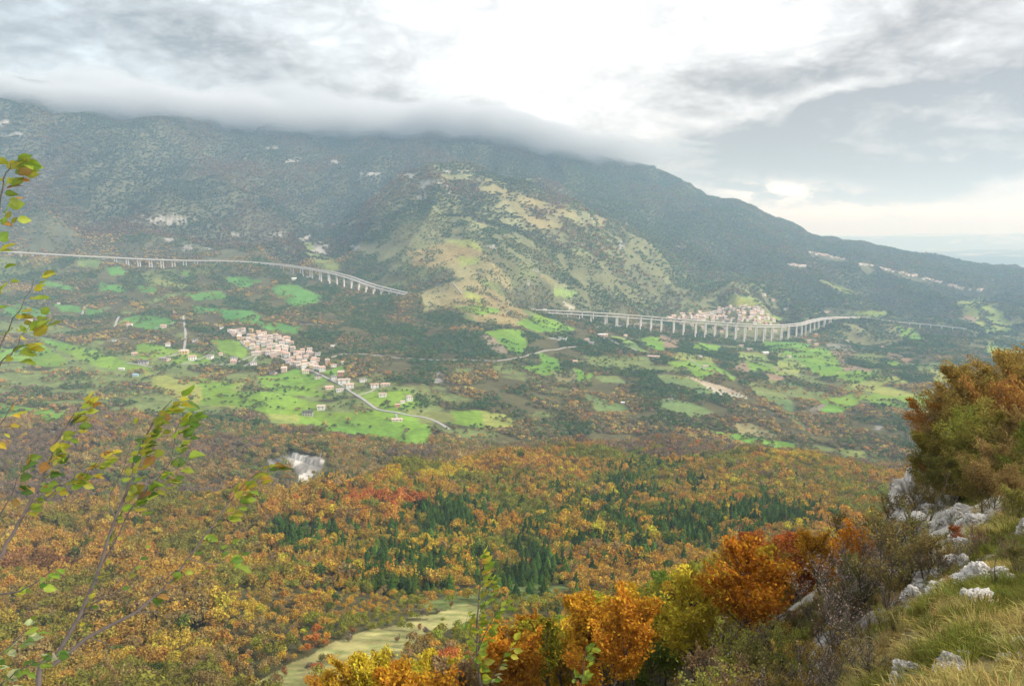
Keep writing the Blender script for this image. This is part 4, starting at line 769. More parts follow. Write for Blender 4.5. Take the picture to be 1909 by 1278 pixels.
def hip(w, d, h, r, t=.25, ov=.6):               # roof: r = how far the ridge ends are drawn in (0 gable, .5 hipped)
    W2, D2 = w / 2 + ov, d / 2 + ov; rx = W2 * (1 - r)
    V = [(-W2, -D2, h - .1), (W2, -D2, h - .1), (W2, D2, h - .1), (-W2, D2, h - .1), (-rx, 0, h + D2 * .42), (rx, 0, h + D2 * .42), (-W2, -D2, h - .1 - t), (W2, -D2, h - .1 - t), (W2, D2, h - .1 - t), (-W2, D2, h - .1 - t)]
    F4 = [(0, 1, 5, 4), (2, 3, 4, 5), (0, 6, 7, 1), (1, 7, 8, 2), (2, 8, 9, 3), (3, 9, 6, 0), (6, 9, 8, 7)]; F3 = [(1, 2, 5), (3, 0, 4)]
    return V, F4, F3
def pyd(name, V, Fs, mat): me = bpy.data.meshes.new(name); me.from_pydata([tuple(v) for v in V], [], [tuple(f) for f in Fs]); me.materials.append(mat); me.update(); return me
HP = []                                          # six house shapes of unit size 10 x 8 m, eaves at 6 m
for (w, d, h, r, fl, nw) in [(10,8,6,.0,2,3),(10,8,6,.45,2,3),(10,8,6,.0,2,4),(10,8,6,.25,3,4),(10,8,3.2,.0,1,3),(10,8,6,.0,2,2)]:
    wv, wf = bxm(-w / 2, w / 2, -d / 2, d / 2, -6, h)
    if r == 0:                                   # gable triangles
        zt = h + (d / 2) * .42; n0 = len(wv); wv += [(-w / 2, 0, zt), (w / 2, 0, zt)]; wf += [(1, 3, n0), (7, 5, n0 + 1), (1, n0, n0 + 1, 5), (3, 7, n0 + 1, n0)]
    rv, rf4, rf3 = hip(w, d, h, r)
    wins = []
    for f in range(fl):
        z0 = .9 + f * (h / fl)
        for i in range(nw):
            cx_ = -w / 2 + w * (i + .5) / nw
            wins.append(bxm(cx_ - .5, cx_ + .5, -d / 2 - .06, -d / 2 + .05, z0, z0 + min(1.5, h / fl * .55)))
            if i < 2:
                cy_ = -d / 2 + d * (i + .5) / 2
                for sx in (-1, 1): wins.append(bxm(sx * w / 2 - .06, sx * w / 2 + .06, cy_ - .5, cy_ + .5, z0, z0 + min(1.5, h / fl * .55)))
    HP.append(dict(wall=pyd('wall', wv, wf, M_WALL), roof=pyd('roof', rv, rf4 + rf3, M_ROOF), windows=pyd('window_row', *join(wins), M_GLASS),
                   chimney=pyd('chimney', *join([bxm(w * .22, w * .22 + .8, .6, 1.4, h - .2, h + 2.6)]), M_WALL), h=h))
def child(name, me, par, col=None, kind=None, label=None):
    o = bpy.data.objects.new(name, me); COL.objects.link(o); o.parent = par
    if col is not None: o.color = (*col, 1)
    if kind: o['kind'] = kind
    if label: o['label'] = label
    return o
ONES = ['first','second','third','fourth','fifth','sixth','seventh','eighth','ninth','tenth','eleventh','twelfth','thirteenth','fourteenth','fifteenth','sixteenth','seventeenth','eighteenth','nineteenth']
TENS = {2: 'twent', 3: 'thirt', 4: 'fort', 5: 'fift', 6: 'sixt', 7: 'sevent', 8: 'eight', 9: 'ninet'}
def ordw(n):
    if n < 20: return ONES[n - 1]
    t, u = divmod(n, 10)
    return TENS[t] + 'ieth' if u == 0 else TENS[t] + 'y-' + ONES[u - 1]
# labels for the houses of each zone, counted from the left along rows
for zone, rows, txt, grp in (('village', 6, 'valley village', 'houses packed along the valley village street'), ('town', 6, 'right hill town', 'houses of the hill town behind the right viaduct'), ('ridge', 9, 'far right slope hamlets', 'houses of the far hamlets on the right mountain slope'), ('piers', 1, 'the foot of the right viaduct piers', 'houses seen between the right viaduct piers')):
    hs = [h for h in HOUSES if h[12] == zone]
    hs.sort(key=lambda h: h[11]) if zone != 'ridge' else hs.sort(key=lambda h: h[10])
    per = math.ceil(len(hs) / rows)
    for rI in range(rows):
        row = sorted(hs[rI * per:(rI + 1) * per], key=lambda h: h[10])
        for j, h in enumerate(row):
            where = {'village': f"{ordw(rI + 1)} row from top", 'town': f"{ordw(rI + 1)} row from top", 'ridge': f"{ordw(rI + 1)} cluster", 'piers': 'single line'}[zone]
            h[9] = f"{h[6]} house, {h[7]} roof, {txt}, {where}, {ordw(j + 1)} from left"; h.append(grp)
for h in HOUSES:
    x, y, z, w, d, e_, wk, rk, tr_, ds, px_, py_, zone = h[:13]
    root = bpy.data.objects.new('house', None); COL.objects.link(root); root.empty_display_size = 2
    p = HP[4] if e_ < 4.5 else HP[3] if e_ > 8.6 else random.choice([HP[0], HP[1], HP[2], HP[5]])
    root.location = (x, y + d * .3, z + .8); root.rotation_euler = (0, 0, tr_); root.scale = (w / 10, d / 8, e_ / p['h'])
    if len(ds.split()) > 16: ds = ds.replace('the hill town behind the right viaduct', 'the hill town').replace('the far hamlets on the right mountain slope', 'the far slope hamlets')
    if len(ds.split()) > 16: ds = ds.replace(' with ', ', ').replace(' from the top', ' down')
    tag(root, ds, 'house', h[13] if len(h) > 13 else 'houses standing singly in the valley')
    wc = np.array(WALLC[wk]) * random.uniform(.85, 1.1); rc = np.array(ROOFC[rk]) * random.uniform(.85, 1.3)
    child('wall', p['wall'], root, wc); rf = child('roof', p['roof'], root, rc)
    if y < 3300 and e_ > 4.5: child('chimney', p['chimney'], rf, wc * .8)
    if y < 3700: child('window_row', p['windows'], root, kind='stuff')
# church with a bell tower west of the village, and one in the village
def church(px_, py_, s, tr_, lab, wall='cream'):
    x, y, z = ray(px_, py_); root = bpy.data.objects.new('church', None); COL.objects.link(root); root.location = (x, y + 4, z); root.rotation_euler = (0, 0, tr_); root.scale = (s, s, s); tag(root, lab, 'church')
    nv = bxm(-11, 9, -5, 5, -5, 7); child('nave', pyd('nave', *nv, M_WALL), root, WALLC[wall]); rv, a4, a3 = hip(20, 10, 7, 0); o = child('roof', pyd('roof', [(v[0] - 1, v[1], v[2]) for v in rv], a4 + a3, M_ROOF), root, ROOFC['red'])
    tw = join([bxm(-3, 1.4, -8.2, -5.05, -5, 13)]); t_ = child('bell_tower', pyd('bell_tower', *tw, M_WALL), root, WALLC[wall])
    cp = ([(-3.3, -8.5, 13), (1.7, -8.5, 13), (1.7, -4.7, 13), (-3.3, -4.7, 13), (-.8, -6.6, 16.5)], [(0, 1, 4), (1, 2, 4), (2, 3, 4), (3, 0, 4), (3, 2, 1, 0)]); child('spire', pyd('spire', *cp, M_ROOF), t_, ROOFC['brown'])
    for wx in (-9, -6, 4.5, 7): child('window', pyd('window', *bxm(wx - .5, wx + .5, -5.06, -4.9, 2.5, 5), M_GLASS), root)
    child('annex', pyd('annex', *bxm(9.05, 16, -4, 4, -5, 5.5), M_WALL), root, WALLC['white'])
church(343, 597, 1.0, .1, 'cream church with short bell tower above the left lane')
church(569, 651, .6, .2, 'small stone church with bell tower at the top of the village', 'stone')
# walled white farm compound on the spur in front of the right viaduct
x, y, z = ray(1037, 633); root = bpy.data.objects.new('farm_compound', None); COL.objects.link(root); root.location = (x, y, z); root.rotation_euler = (0, 0, -.15); tag(root, 'white walled cemetery like compound on the spur below the green field', 'compound')
for (a_, b_, c_, d_, h_) in [(-33, 30, -1, 1, 5), (-33, -31, 1.05, 34, 4.5), (28, 30, 1.05, 34, 5), (-33, 30, 34.05, 36, 5)]: child('wall', pyd('wall', *bxm(a_, b_, c_, d_, -6, h_), M_WALL), root, WALLC['white'])
child('yard', pyd('yard', *bxm(-30.9, 27.9, 1.05, 34, -6, .5), M_WALL), root, (.5, .48, .44)); child('chapel', pyd('chapel', *bxm(8, 18, 20, 30, .6, 7), M_WALL), root, WALLC['white']); child('shed', pyd('shed', *bxm(-28, -10, 26, 33, .6, 5), M_WALL), root, WALLC['pink'])
# ------------------------------------------------------------------ motorway viaducts
M_CONC = plain_mat('pale_concrete', (.66, .64, .61), .85, .12, .18); M_TAR = plain_mat('motorway_asphalt', (.42, .42, .42), .85, .2, .2)
def sweep(P3, prof, closed=True):
    """prof: list of (sideways, up) swept along the line"""
    t = np.gradient(P3[:, :2], axis=0); t /= np.linalg.norm(t, axis=1, keepdims=True); nx, ny = t[:, 1], -t[:, 0]; n = len(P3); V = []
    for (s_, u_) in prof: V.append(np.stack([P3[:, 0] + nx * s_, P3[:, 1] + ny * s_, P3[:, 2] + u_], -1))
    V = np.concatenate(V); k = len(prof); q = []
    for i in range(k if closed else k - 1):
        j = (i + 1) % k; a_ = np.arange(n - 1); q.append(np.stack([a_ + i * n, a_ + 1 + i * n, a_ + 1 + j * n, a_ + j * n], 1))
    return V, np.concatenate(q)
def tri_ends(V, n, k): return [tuple(i * n for i in range(k)), tuple(i * n + n - 1 for i in range(k))[::-1]]
def pier_mesh(h, w=5.2):
    h = max(h, 1.0); V = []; Fs = []
    secs = [(w * .5 + .5, 2.0, -h - 4), (w * .5, 1.7, -h), (w * .42, 1.35, -3.2), (w * .42, 1.35, -2.4), (w * .95, 1.5, -1.0), (w * .95, 1.5, -.02)]
    for (a_, b_, z_) in secs: V += [(-a_, -b_, z_), (a_, -b_, z_), (a_, b_, z_), (-a_, b_, z_)]
    for i in range(len(secs) - 1):
        for k in range(4): Fs.append((i * 4 + k, i * 4 + (k + 1) % 4, i * 4 + 4 + (k + 1) % 4, i * 4 + 4 + k))
    Fs += [(3, 2, 1, 0), tuple(len(V) - 4 + k for k in range(4))]
    return pyd('pier', V, Fs, M_CONC)
VINFO = {'left_a': (['left_a'], 'curving motorway viaduct carriageway nearer the valley at left, on short piers', 44), 'left_b': (['left_b'], 'second carriageway of the left viaduct, nearer the mountain', 44),
         'right_a': (['right_a'], 'long right viaduct carriageway on tall paired piers, nearer the fields', 48), 'right_b': (['right_b'], 'right viaduct carriageway on the uphill side, next to the hill town', 48), 'far': (['far'], 'short separate viaduct far right below the mountain slope', 44)}
for key, (src, lab, sp) in VINFO.items():
    P3 = resample(DECK[key], 11.0); t = np.gradient(P3[:, :2], axis=0); yaw = np.arctan2(t[:, 1], t[:, 0])
    root = bpy.data.objects.new('motorway_viaduct', None); COL.objects.link(root); base = P3[len(P3) // 2]; root.location = base; Q = P3 - base; tag(root, lab, 'viaduct', 'motorway viaducts across the valley head')
    def part(name, prof, m):
        V, q = sweep(Q, prof); me = mesh_np(name, V, q, m, False); return child(name, me, root)
    part('girder', [(-3.0, -2.6), (-5.9, -.45), (-5.9, 0), (5.9, 0), (5.9, -.45), (3.0, -2.6)], M_CONC)
    part('roadway', [(-5.1, .004), (-5.1, .06), (5.1, .06), (5.1, .004)], M_TAR)
    for s_ in (-1, 1): part('parapet', [(s_ * 5.3 - .18, .004), (s_ * 5.3 - .18, 1.15), (s_ * 5.3 + .18, 1.15), (s_ * 5.3 + .18, .004)], M_CONC)
    step = sp / 11.0; i = 1.0
    while i < len(P3) - 1:
        j = int(i); gx, gy = P3[j, 0], P3[j, 1]; h = P3[j, 2] - 2.6 - float(hz(gx, gy))
        if h > 1.5:
            o = child('pier', pier_mesh(h), root); o.location = Q[j] + (0, 0, -2.6); o.rotation_euler = (0, 0, yaw[j] + math.pi / 2)
        i += step
# traffic
M_PAINT = obj_col_mat('vehicle_paint', 1, .05, .4); M_TYRE = plain_mat('tyre', (.03, .03, .03)); M_SCREEN = plain_mat('windscreen', (.03, .04, .05), .2, spec=.6)
def wheel(root, x, y, r=.5):
    V = []; n = 10
    for s_ in (-.15, .15): V += [(r * math.cos(k * .6283), s_, r * math.sin(k * .6283)) for k in range(n)]
    Fs = [(k, (k + 1) % n, n + (k + 1) % n, n + k) for k in range(n)] + [tuple(range(n))[::-1], tuple(range(n, 2 * n))]
    o = child('wheel', pyd('wheel', V, Fs, M_TYRE), root); o.location = (x, y, r)
def vehicle(key, frac, kind, col, lab, lane):
    P3 = resample(DECK[key], 11.0); j = int(frac * (len(P3) - 2)); t = P3[j + 1] - P3[j]; yaw = math.atan2(t[1], t[0]); nrm = np.array((-math.sin(yaw), math.cos(yaw), 0))
    root = bpy.data.objects.new(kind, None); COL.objects.link(root); root.location = P3[j] + nrm * lane + (0, 0, .07); root.rotation_euler = (0, -math.asin(t[2] / np.linalg.norm(t)), yaw); tag(root, lab, 'lorry' if kind == 'lorry' else 'car')
    if kind == 'lorry':
        child('trailer', pyd('trailer', *bxm(-9, 3.4, -1.25, 1.25, 1.1, 4.0), M_PAINT), root, col); cab = child('cab', pyd('cab', [(3.7, -1.2, .6), (6, -1.2, .6), (6, 1.2, .6), (3.7, 1.2, .6), (3.7, -1.2, 3.5), (5.4, -1.2, 3.5), (5.4, 1.2, 3.5), (3.7, 1.2, 3.5)], [(3, 2, 1, 0), (4, 5, 6, 7), (0, 1, 5, 4), (1, 2, 6, 5), (2, 3, 7, 6), (3, 0, 4, 7)], M_PAINT), root, (.5, .5, .52))
        child('windscreen', pyd('windscreen', [(5.82, -1.1, 1.8), (5.82, 1.1, 1.8), (5.5, 1.1, 3.2), (5.5, -1.1, 3.2)], [(0, 1, 2, 3)], M_SCREEN), cab)
        for x_ in (-7.5, -6.2, 2, 4.6):
            for y_ in (-1.1, 1.1): wheel(root, x_, y_, .52)
    else:
        V = [(-2.1, -.85, .35), (2.1, -.85, .35), (2.1, .85, .35), (-2.1, .85, .35), (-2.1, -.85, .95), (2.1, -.85, .85), (2.1, .85, .85), (-2.1, .85, .95)]; B = [(3, 2, 1, 0), (4, 5, 6, 7), (0, 1, 5, 4), (1, 2, 6, 5), (2, 3, 7, 6), (3, 0, 4, 7)]
        child('body', pyd('body', V, B, M_PAINT), root, col); child('cabin', pyd('cabin', [(-1.7, -.78, .95), (1.1, -.78, .9), (1.1, .78, .9), (-1.7, .78, .95), (-1.3, -.65, 1.45), (.4, -.65, 1.45), (.4, .65, 1.45), (-1.3, .65, 1.45)], B, M_SCREEN), root)
        for x_ in (-1.35, 1.35):
            for y_ in (-.85, .85): wheel(root, x_, y_, .32)
vehicle('right_b', .035, 'lorry', (.8, .8, .8), 'white lorry on the right viaduct near its left end', -2.2)
vehicle('right_b', .33, 'lorry', (.7, .7, .72), 'pale lorry on the right viaduct in front of the hill town', -2.2)
vehicle('right_a', .17, 'car', (.75, .75, .75), 'white car on the nearer right viaduct carriageway', 2.2)
vehicle('left_a', .62, 'car', (.7, .7, .7), 'white car on the left viaduct before its bend', 2.2)
# ------------------------------------------------------------------ single trees of the near woods
CW = {0: 'ochre', 1: 'olive gold', 2: 'olive green', 3: 'orange brown', 4: 'orange red', 5: 'bright yellow', 6: 'dark green', 7: 'half bare greyish', 8: 'rusty', 9: 'golden'}
def zone_label(items, key, fmt):
    """items: list of dicts with px, y; fmt(word for row, ordinal) -> label"""
    items.sort(key=lambda d: -d['y']); n = len(items); rows = max(1, round(n / 24)); per = math.ceil(n / rows)
    for rI in range(rows):
        row = sorted(items[rI * per:(rI + 1) * per], key=lambda d: d['px'])
        for j, d in enumerate(row): d['lab'] = fmt(d, ordw(rI + 1), ordw(j + 1))
SP = [spruce_mesh('crown', 900, r_, M_NEEDLE, .062) for _ in range(4)]
tv, tf = tube([(0, 0, -.04), (0, 0, .5), (0, 0, .96)], [.016, .010, .003], 5); SPT = pyd('trunk', tv, tf, M_BARK)
its = [dict(x=q[0], y=q[1], z=q[2], h=q[3], c=q[4], px=q[5], py=q[6]) for q in SOLO_CON]
zone_label(its, None, lambda d, r, o: f"dark conifer in the near autumn wood, {r} row from back, {o} from left")
for d in its:
    root = bpy.data.objects.new('conifer_tree', None); COL.objects.link(root); root.location = (d['x'], d['y'], d['z'] - .3); s_ = d['h']; w_ = s_ * random.uniform(.8, 1.35); root.scale = (w_, w_, s_); root.rotation_euler = (0, 0, random.random() * 6)
    tag(root, d['lab'], 'conifer', 'dark conifers standing in the autumn wood'); child('crown', random.choice(SP), root, d['c']); child('trunk', SPT, root)
BR = [crown_mesh('crown', 1500, .062, 14, r_, M_OBJ) for _ in range(4)] + [plume_mesh('crown', 1100, .065, r_, M_OBJ) for _ in range(2)]
tv, tf = tube([(0, 0, -.5), (.02, 0, .4), (.05, .03, 1.1)], [.07, .05, .02], 6)
for k in range(5):
    th = k * 1.3; v2, f2 = tube([(.03, 0, .3 + .1 * k), (.25 * math.cos(th), .25 * math.sin(th), .75 + .08 * k), (.5 * math.cos(th), .5 * math.sin(th), 1.25)], [.03, .02, .006], 4); f2 = [tuple(i + len(tv) for i in q) for q in f2]; tv = tv + v2; tf = tf + f2
BRT = pyd('trunk', tv, tf, M_BARK)
its = [dict(x=q[0], y=q[1], z=q[2], r=q[3], h=q[4], c=q[5], px=q[6], py=q[7], k=int(q[8])) for q in SOLO_BR]
zone_label(its, None, lambda d, r, o: f"{CW[d['k']]} broadleaf in lower near wood, {r} row from back, {o} from left")
for d in its:
    root = bpy.data.objects.new('autumn_tree', None); COL.objects.link(root); root.location = (d['x'], d['y'], d['z'] - d['r'] * .1); root.scale = (d['r'], d['r'], d['h']); root.rotation_euler = (0, 0, random.random() * 6)
    tag(root, d['lab'], 'tree', 'broadleaf trees in the lower part of the near wood'); child('crown', random.choice(BR), root, d['c']); child('trunk', BRT, root)
# ------------------------------------------------------------------ beeches and shrubs of the slope on the right: trunk, limbs and sprays of small leaves
def branchy(seed, H, spread, nlimb, nsub, nleaf, leaf, droop=.1, up=.75, stems=1, leafstart=.3, flat=.45):
    r = np.random.default_rng(seed); parts = []; LC = []; LN = []
    def limb(p0, d, L, r0, sides, segs=5, curve=.25):
        p = np.array(p0, float); pts = [p.copy()]; d = d / np.linalg.norm(d)
        for i in range(segs):
            d = d + r.normal(size=3) * .10 + np.array((0, 0, curve * .18)); d /= np.linalg.norm(d); p = p + d * L / segs; pts.append(p.copy())
        parts.append(tube(pts, [r0 * (1 - .85 * i / segs) for i in range(segs + 1)], sides)); return np.array(pts)
    for s_ in range(stems):
        lean = np.array((r.normal() * .12, r.normal() * .12, 1.0)) if stems == 1 else np.array((r.normal() * .38, r.normal() * .38, 1.0))
        trunk = limb((r.normal() * .15 * (stems > 1), r.normal() * .15 * (stems > 1), -.4), lean, H * (.86 if stems == 1 else r.uniform(.6, .95)), H * .018 / (stems ** .35), 6, 7, .1)
        for k in range(nlimb):
            t = r.uniform(.22, .98) if stems == 1 else r.uniform(.2, .95); q = t * 7; i0 = min(int(q), 6); p0 = trunk[i0] + (trunk[i0 + 1] - trunk[i0]) * (q - i0)
            th = k * 2.4 + r.normal() * .4; L = spread * (1 - .62 * max(t - .25, 0)) * r.uniform(.7, 1.15); d = np.array((math.cos(th), math.sin(th), up * r.uniform(.6, 1.5) + t * .5))
            lm = limb(p0, d, L, H * .0065, 4, 5, .3)
            for m in range(nsub):
                u = r.uniform(.25, 1) * 5; j = min(int(u), 4); q0 = lm[j] + (lm[j + 1] - lm[j]) * (u - j); dd = lm[j + 1] - lm[j]; dd = dd / np.linalg.norm(dd)
                side = np.cross(dd, (0, 0, 1)) * (1 if m % 2 else -1); d2 = dd * .8 + side * r.uniform(.4, 1.0) + np.array((0, 0, r.uniform(-.1, .45)))
                sb = limb(q0, d2, L * r.uniform(.25, .5), H * .0022, 3, 3, .2)
                nl = max(1, int(nleaf / (stems * nlimb * nsub))); w = r.random(nl) ** .7 * 3; jj = np.minimum(w.astype(int), 2); c_ = sb[jj] + (sb[jj + 1] - sb[jj]) * (w - jj)[:, None]
                sd_ = np.cross(d2 / np.linalg.norm(d2), (0, 0, 1)); sd_ = sd_ / (np.linalg.norm(sd_) + 1e-6)
                wid = L * .13; c_ = c_ + sd_ * (r.normal(size=(nl, 1)) * wid) + r.normal(size=(nl, 3)) * wid * flat * np.array((.6, .6, .5)); c_[:, 2] -= droop * r.random(nl) * wid
                LC.append(c_); up_ = np.cross(sd_, d2 / np.linalg.norm(d2)); LN.append(np.tile(up_ * (1 if up_[2] > 0 else -1), (nl, 1)) + r.normal(size=(nl, 3)) * .5)
    bv, bf = join(parts); LC = np.concatenate(LC); LN = np.concatenate(LN)
    V, Fq, lv = leaf_faces(LC, LN, leaf, r, False, 1.1)
    wood = pyd('trunk', bv, bf, M_BARK); wood.polygons.foreach_set('use_smooth', [True] * len(wood.polygons))
    return wood, mesh_np('crown', V, Fq, M_OBJ, False, {'leafv': ('FLOAT', lv)})
def plant(kind, pr, x, y, z, s, col, lab, cat, grp=None, rz=None, sz=1.0):
    root = bpy.data.objects.new(kind, None); COL.objects.link(root); root.location = (x, y, z); root.scale = (s, s, s * sz); root.rotation_euler = (0, 0, random.random() * 6 if rz is None else rz); tag(root, lab, cat, grp)
    child('crown', pr[1], root, col); child('trunk', pr[0], root); return root
SHR_M = [branchy(160 + i, 4.5, 2.2, 8, 6, 1500, .17, up=1.0, stems=4, flat=.9) for i in range(3)]
BEECH = [branchy(40 + i, 10, 4.6, 19, 8, 10500, .13, up=.95, flat=.35) for i in range(5)]
TOP = [(600,1320),(640,1262),(700,1215),(750,1203),(800,1238),(860,1205),(900,1175),(950,1150),(1000,1135),(1060,1125),(1120,1100),(1200,1075),(1280,1040),(1330,1002),(1400,1000),(1470,985),(1545,970),(1590,985),(1620,1100)]
BC = {'yellow green': (.33, .30, .032), 'orange': (.60, .28, .030), 'golden': (.52, .34, .032), 'rust red': (.46, .16, .045), 'olive': (.30, .28, .045), 'brown orange': (.46, .26, .055), 'green': (.20, .27, .040), 'dull brown': (.32, .22, .10)}
cand = []
Xb, Yb = jgrid(34, 250, 4.9, -.24, .50)
for x, y in zip(Xb, Yb):
    z = float(hz(x, y)); px_, _ = w2p(x, y, z); px_ = float(px_)
    if px_ < 640 or px_ > 1605: continue
    lim = np.interp(px_, [t[0] for t in TOP], [t[1] for t in TOP]) + random.uniform(0, 30); a_, e_ = p2ae(px_, lim); hmax = float(e_) * y - z
    _, pyb = w2p(x, y, z)
    h = min(random.uniform(6.5, 10.5), hmax)
    if h < 3.5: continue
    tx, ty = w2p(x, y, z + h)
    if ty > 1300: continue
    if px_ < 1000 and y > 170: continue
    cand.append(dict(x=x, y=y, z=z, h=h, px=px_, ty=float(ty)))
print('beech', len(cand)); cand.sort(key=lambda d: d['y']); 
best = np.full(240, 1310.0); kept = []
for d in cand:                                   # leave out the trees wholly hidden behind nearer ones
    w_ = d['h'] * .36 * F / d['y']; b0, b1 = int(max((d['px'] - w_) // 10, 0)), int(min((d['px'] + w_) // 10 + 1, 239))
    if (best[b0:b1] - d['ty']).mean() > -85: kept.append(d); best[b0:b1] = np.minimum(best[b0:b1], d['ty'] + 18)
cand = kept[:295]; print('beech kept', len(kept))
for d in cand:
    n_ = float(fbm(np.array([d['x'] / 22]), np.array([d['y'] / 22]), 2, 301)[0]) + random.uniform(-.35, .35)
    k = 'orange' if n_ > .28 else 'golden' if n_ > .02 else 'yellow green' if n_ > -.15 else random.choice(['olive', 'brown orange', 'green', 'golden'])
    if random.random() < .05: k = 'rust red'
    if abs(d['px'] - 1470) < 25 and d['y'] > 60: k = 'rust red'
    if abs(d['px'] - 1545) < 25: k = 'orange'
    if abs(d['px'] - 1325) < 45 and d['y'] > 80: k = 'olive'
    if abs(d['px'] - 880) < 40: k = 'dull brown'
    if d['px'] < 800: k = random.choice(['orange', 'yellow green', 'orange', 'golden'])
    d['k'] = k
zone_label(cand, None, lambda d, r, o: f"{d['k']} beech, lower right slope, {r} row from back, {o} from left")
for d in cand: plant('beech_tree', random.choice(BEECH), d['x'], d['y'], d['z'], d['h'] / 10.2, jit(np.array([BC[d['k']]]), .14)[0], d['lab'], 'beech tree', 'beeches on the slope at lower right')
def at(px_, py_, Y):                              # the ground under a direction of view at a given distance
    a_, e_ = p2ae(px_, py_); x = float(a_) * Y; return x, Y, float(hz(x, Y))
MARG = [(470,1248),(500,1240),(530,1228),(556,1216),(600,1205),(628,1192),(660,1180),(690,1170),(722,1160),(752,1150),(790,1146),(818,1138),(846,1128),(872,1118),(650,1200),(690,1215),(600,1240),(640,1262),(780,1175),(800,1180),(740,1192),(530,1262),(570,1250)]
for i, (px_, py_) in enumerate(MARG):
    x, y, z = hit(px_ + random.uniform(-8, 8), py_ + random.uniform(-5, 5), 150); nm, col = random.choice([('brown', (.33, .22, .11)), ('grey', (.30, .24, .17)), ('olive', (.26, .25, .08)), ('russet', (.40, .20, .08))])
    plant('shrub', SHR_M[i % 3], x, y, z, random.uniform(.55, 1.15), col, f"{nm} bush on the edge of the pale clearing, {ordw(i + 1)} of the ring", 'shrub', 'bushes round the pale clearing')
x, y, z = at(832, 1190, 300); plant('maple_tree', (BRT, BR[1]), x, y, z - .5, 7.5, (.56, .19, .05), 'round red orange tree alone at the right edge of the pale clearing', 'tree')
x, y, z = at(590, 1215, 320); plant('maple_tree', (BRT, BR[0]), x, y, z - .5, 3.3, (.55, .11, .05), 'small bright red tree above the pale clearing', 'tree')
# shrubs and small trees on the rocky hillside
SHR_G = [branchy(60 + i, 5, 1.7, 7, 6, 3600, .055, up=1.2, stems=5, flat=.8) for i in range(4)]
SHR_B = [branchy(70 + i, 4, 1.5, 8, 7, 900, .045, up=1.1, stems=6, flat=1.0) for i in range(3)]
TRE_R = [branchy(80 + i, 7, 3.6, 15, 8, 8200, .085, up=.55, flat=.7) for i in range(3)]
LOW_R = [branchy(180 + i, 6, 3.2, 8, 7, 8600, .08, up=.9, stems=4, flat=.8) for i in range(3)]
THIN = [branchy(90 + i, 5, .9, 8, 4, 260, .05, up=1.4) for i in range(3)]
big = [  # photo column, row of the crown top, distance, crown colour, description
(1738,800,46,(.20,.17,.035),'olive leaved tree at the left corner of the hillside thicket'),(1752,745,52,(.50,.24,.05),'orange tipped tree leaning out from the hillside thicket'),(1772,715,50,(.34,.24,.07),'brown orange tree second in the hillside thicket'),(1800,700,54,(.36,.27,.07),'ochre tree rising in the middle of the hillside thicket'),
(1835,675,52,(.37,.26,.07),'tall ochre tree in the hillside thicket'),(1872,655,55,(.38,.25,.07),'tallest brown tree of the hillside thicket near the frame edge'),(1915,650,50,(.37,.26,.07),'ochre tree cut by the right edge of the picture'),(1800,800,43,(.24,.22,.05),'dark green bushy tree inside the hillside thicket'),
(1860,760,42,(.28,.24,.055),'olive bushy tree under the tall ochre trees'),(1905,800,36,(.17,.19,.035),'yellow green bush at the right edge below the thicket'),(1770,850,42,(.20,.19,.05),'low dark bush over the white outcrop'),(1840,860,36,(.22,.17,.045),'brown green bush beside the outcrop top')]
for i, (px_, ty, Y, col, lab) in enumerate(big):
    x, y, z = at(px_, ty, Y); _, e_ = p2ae(px_, ty); h = float(e_) * Y - z; plant('hillside_tree', TRE_R[i % 3], x, y, z, max(h, 2) / 7.0, col, lab, 'tree', 'trees of the thicket on the right hillside', sz=1.0)
BIG2 = [(1728,835,48),(1762,790,49),(1790,760,51),(1818,735,49),(1850,715,48),(1888,700,49),(1930,690,46),(1745,870,44),(1785,840,42),(1825,820,41),(1868,810,38),(1900,760,41),(1890,860,33),(1825,760,45),(1780,815,47),(1860,850,35),(1905,900,28)]
for i, (px_, ty, Y) in enumerate(BIG2):
    x, y, z = at(px_, ty, Y); _, e_ = p2ae(px_, ty); h = float(e_) * Y - z; nm, col = random.choice([('ochre', (.36, .27, .07)), ('brown', (.32, .22, .08)), ('olive', (.25, .23, .055)), ('yellow green', (.30, .31, .06)), ('russet', (.42, .22, .06))])
    plant('hillside_tree', LOW_R[i % 3], x, y, z, max(h, 1.5) / 6.2, col, f"{nm} bushy tree filling the hillside thicket, {ordw(i + 1)} of the undergrowth", 'tree', 'trees of the thicket on the right hillside')
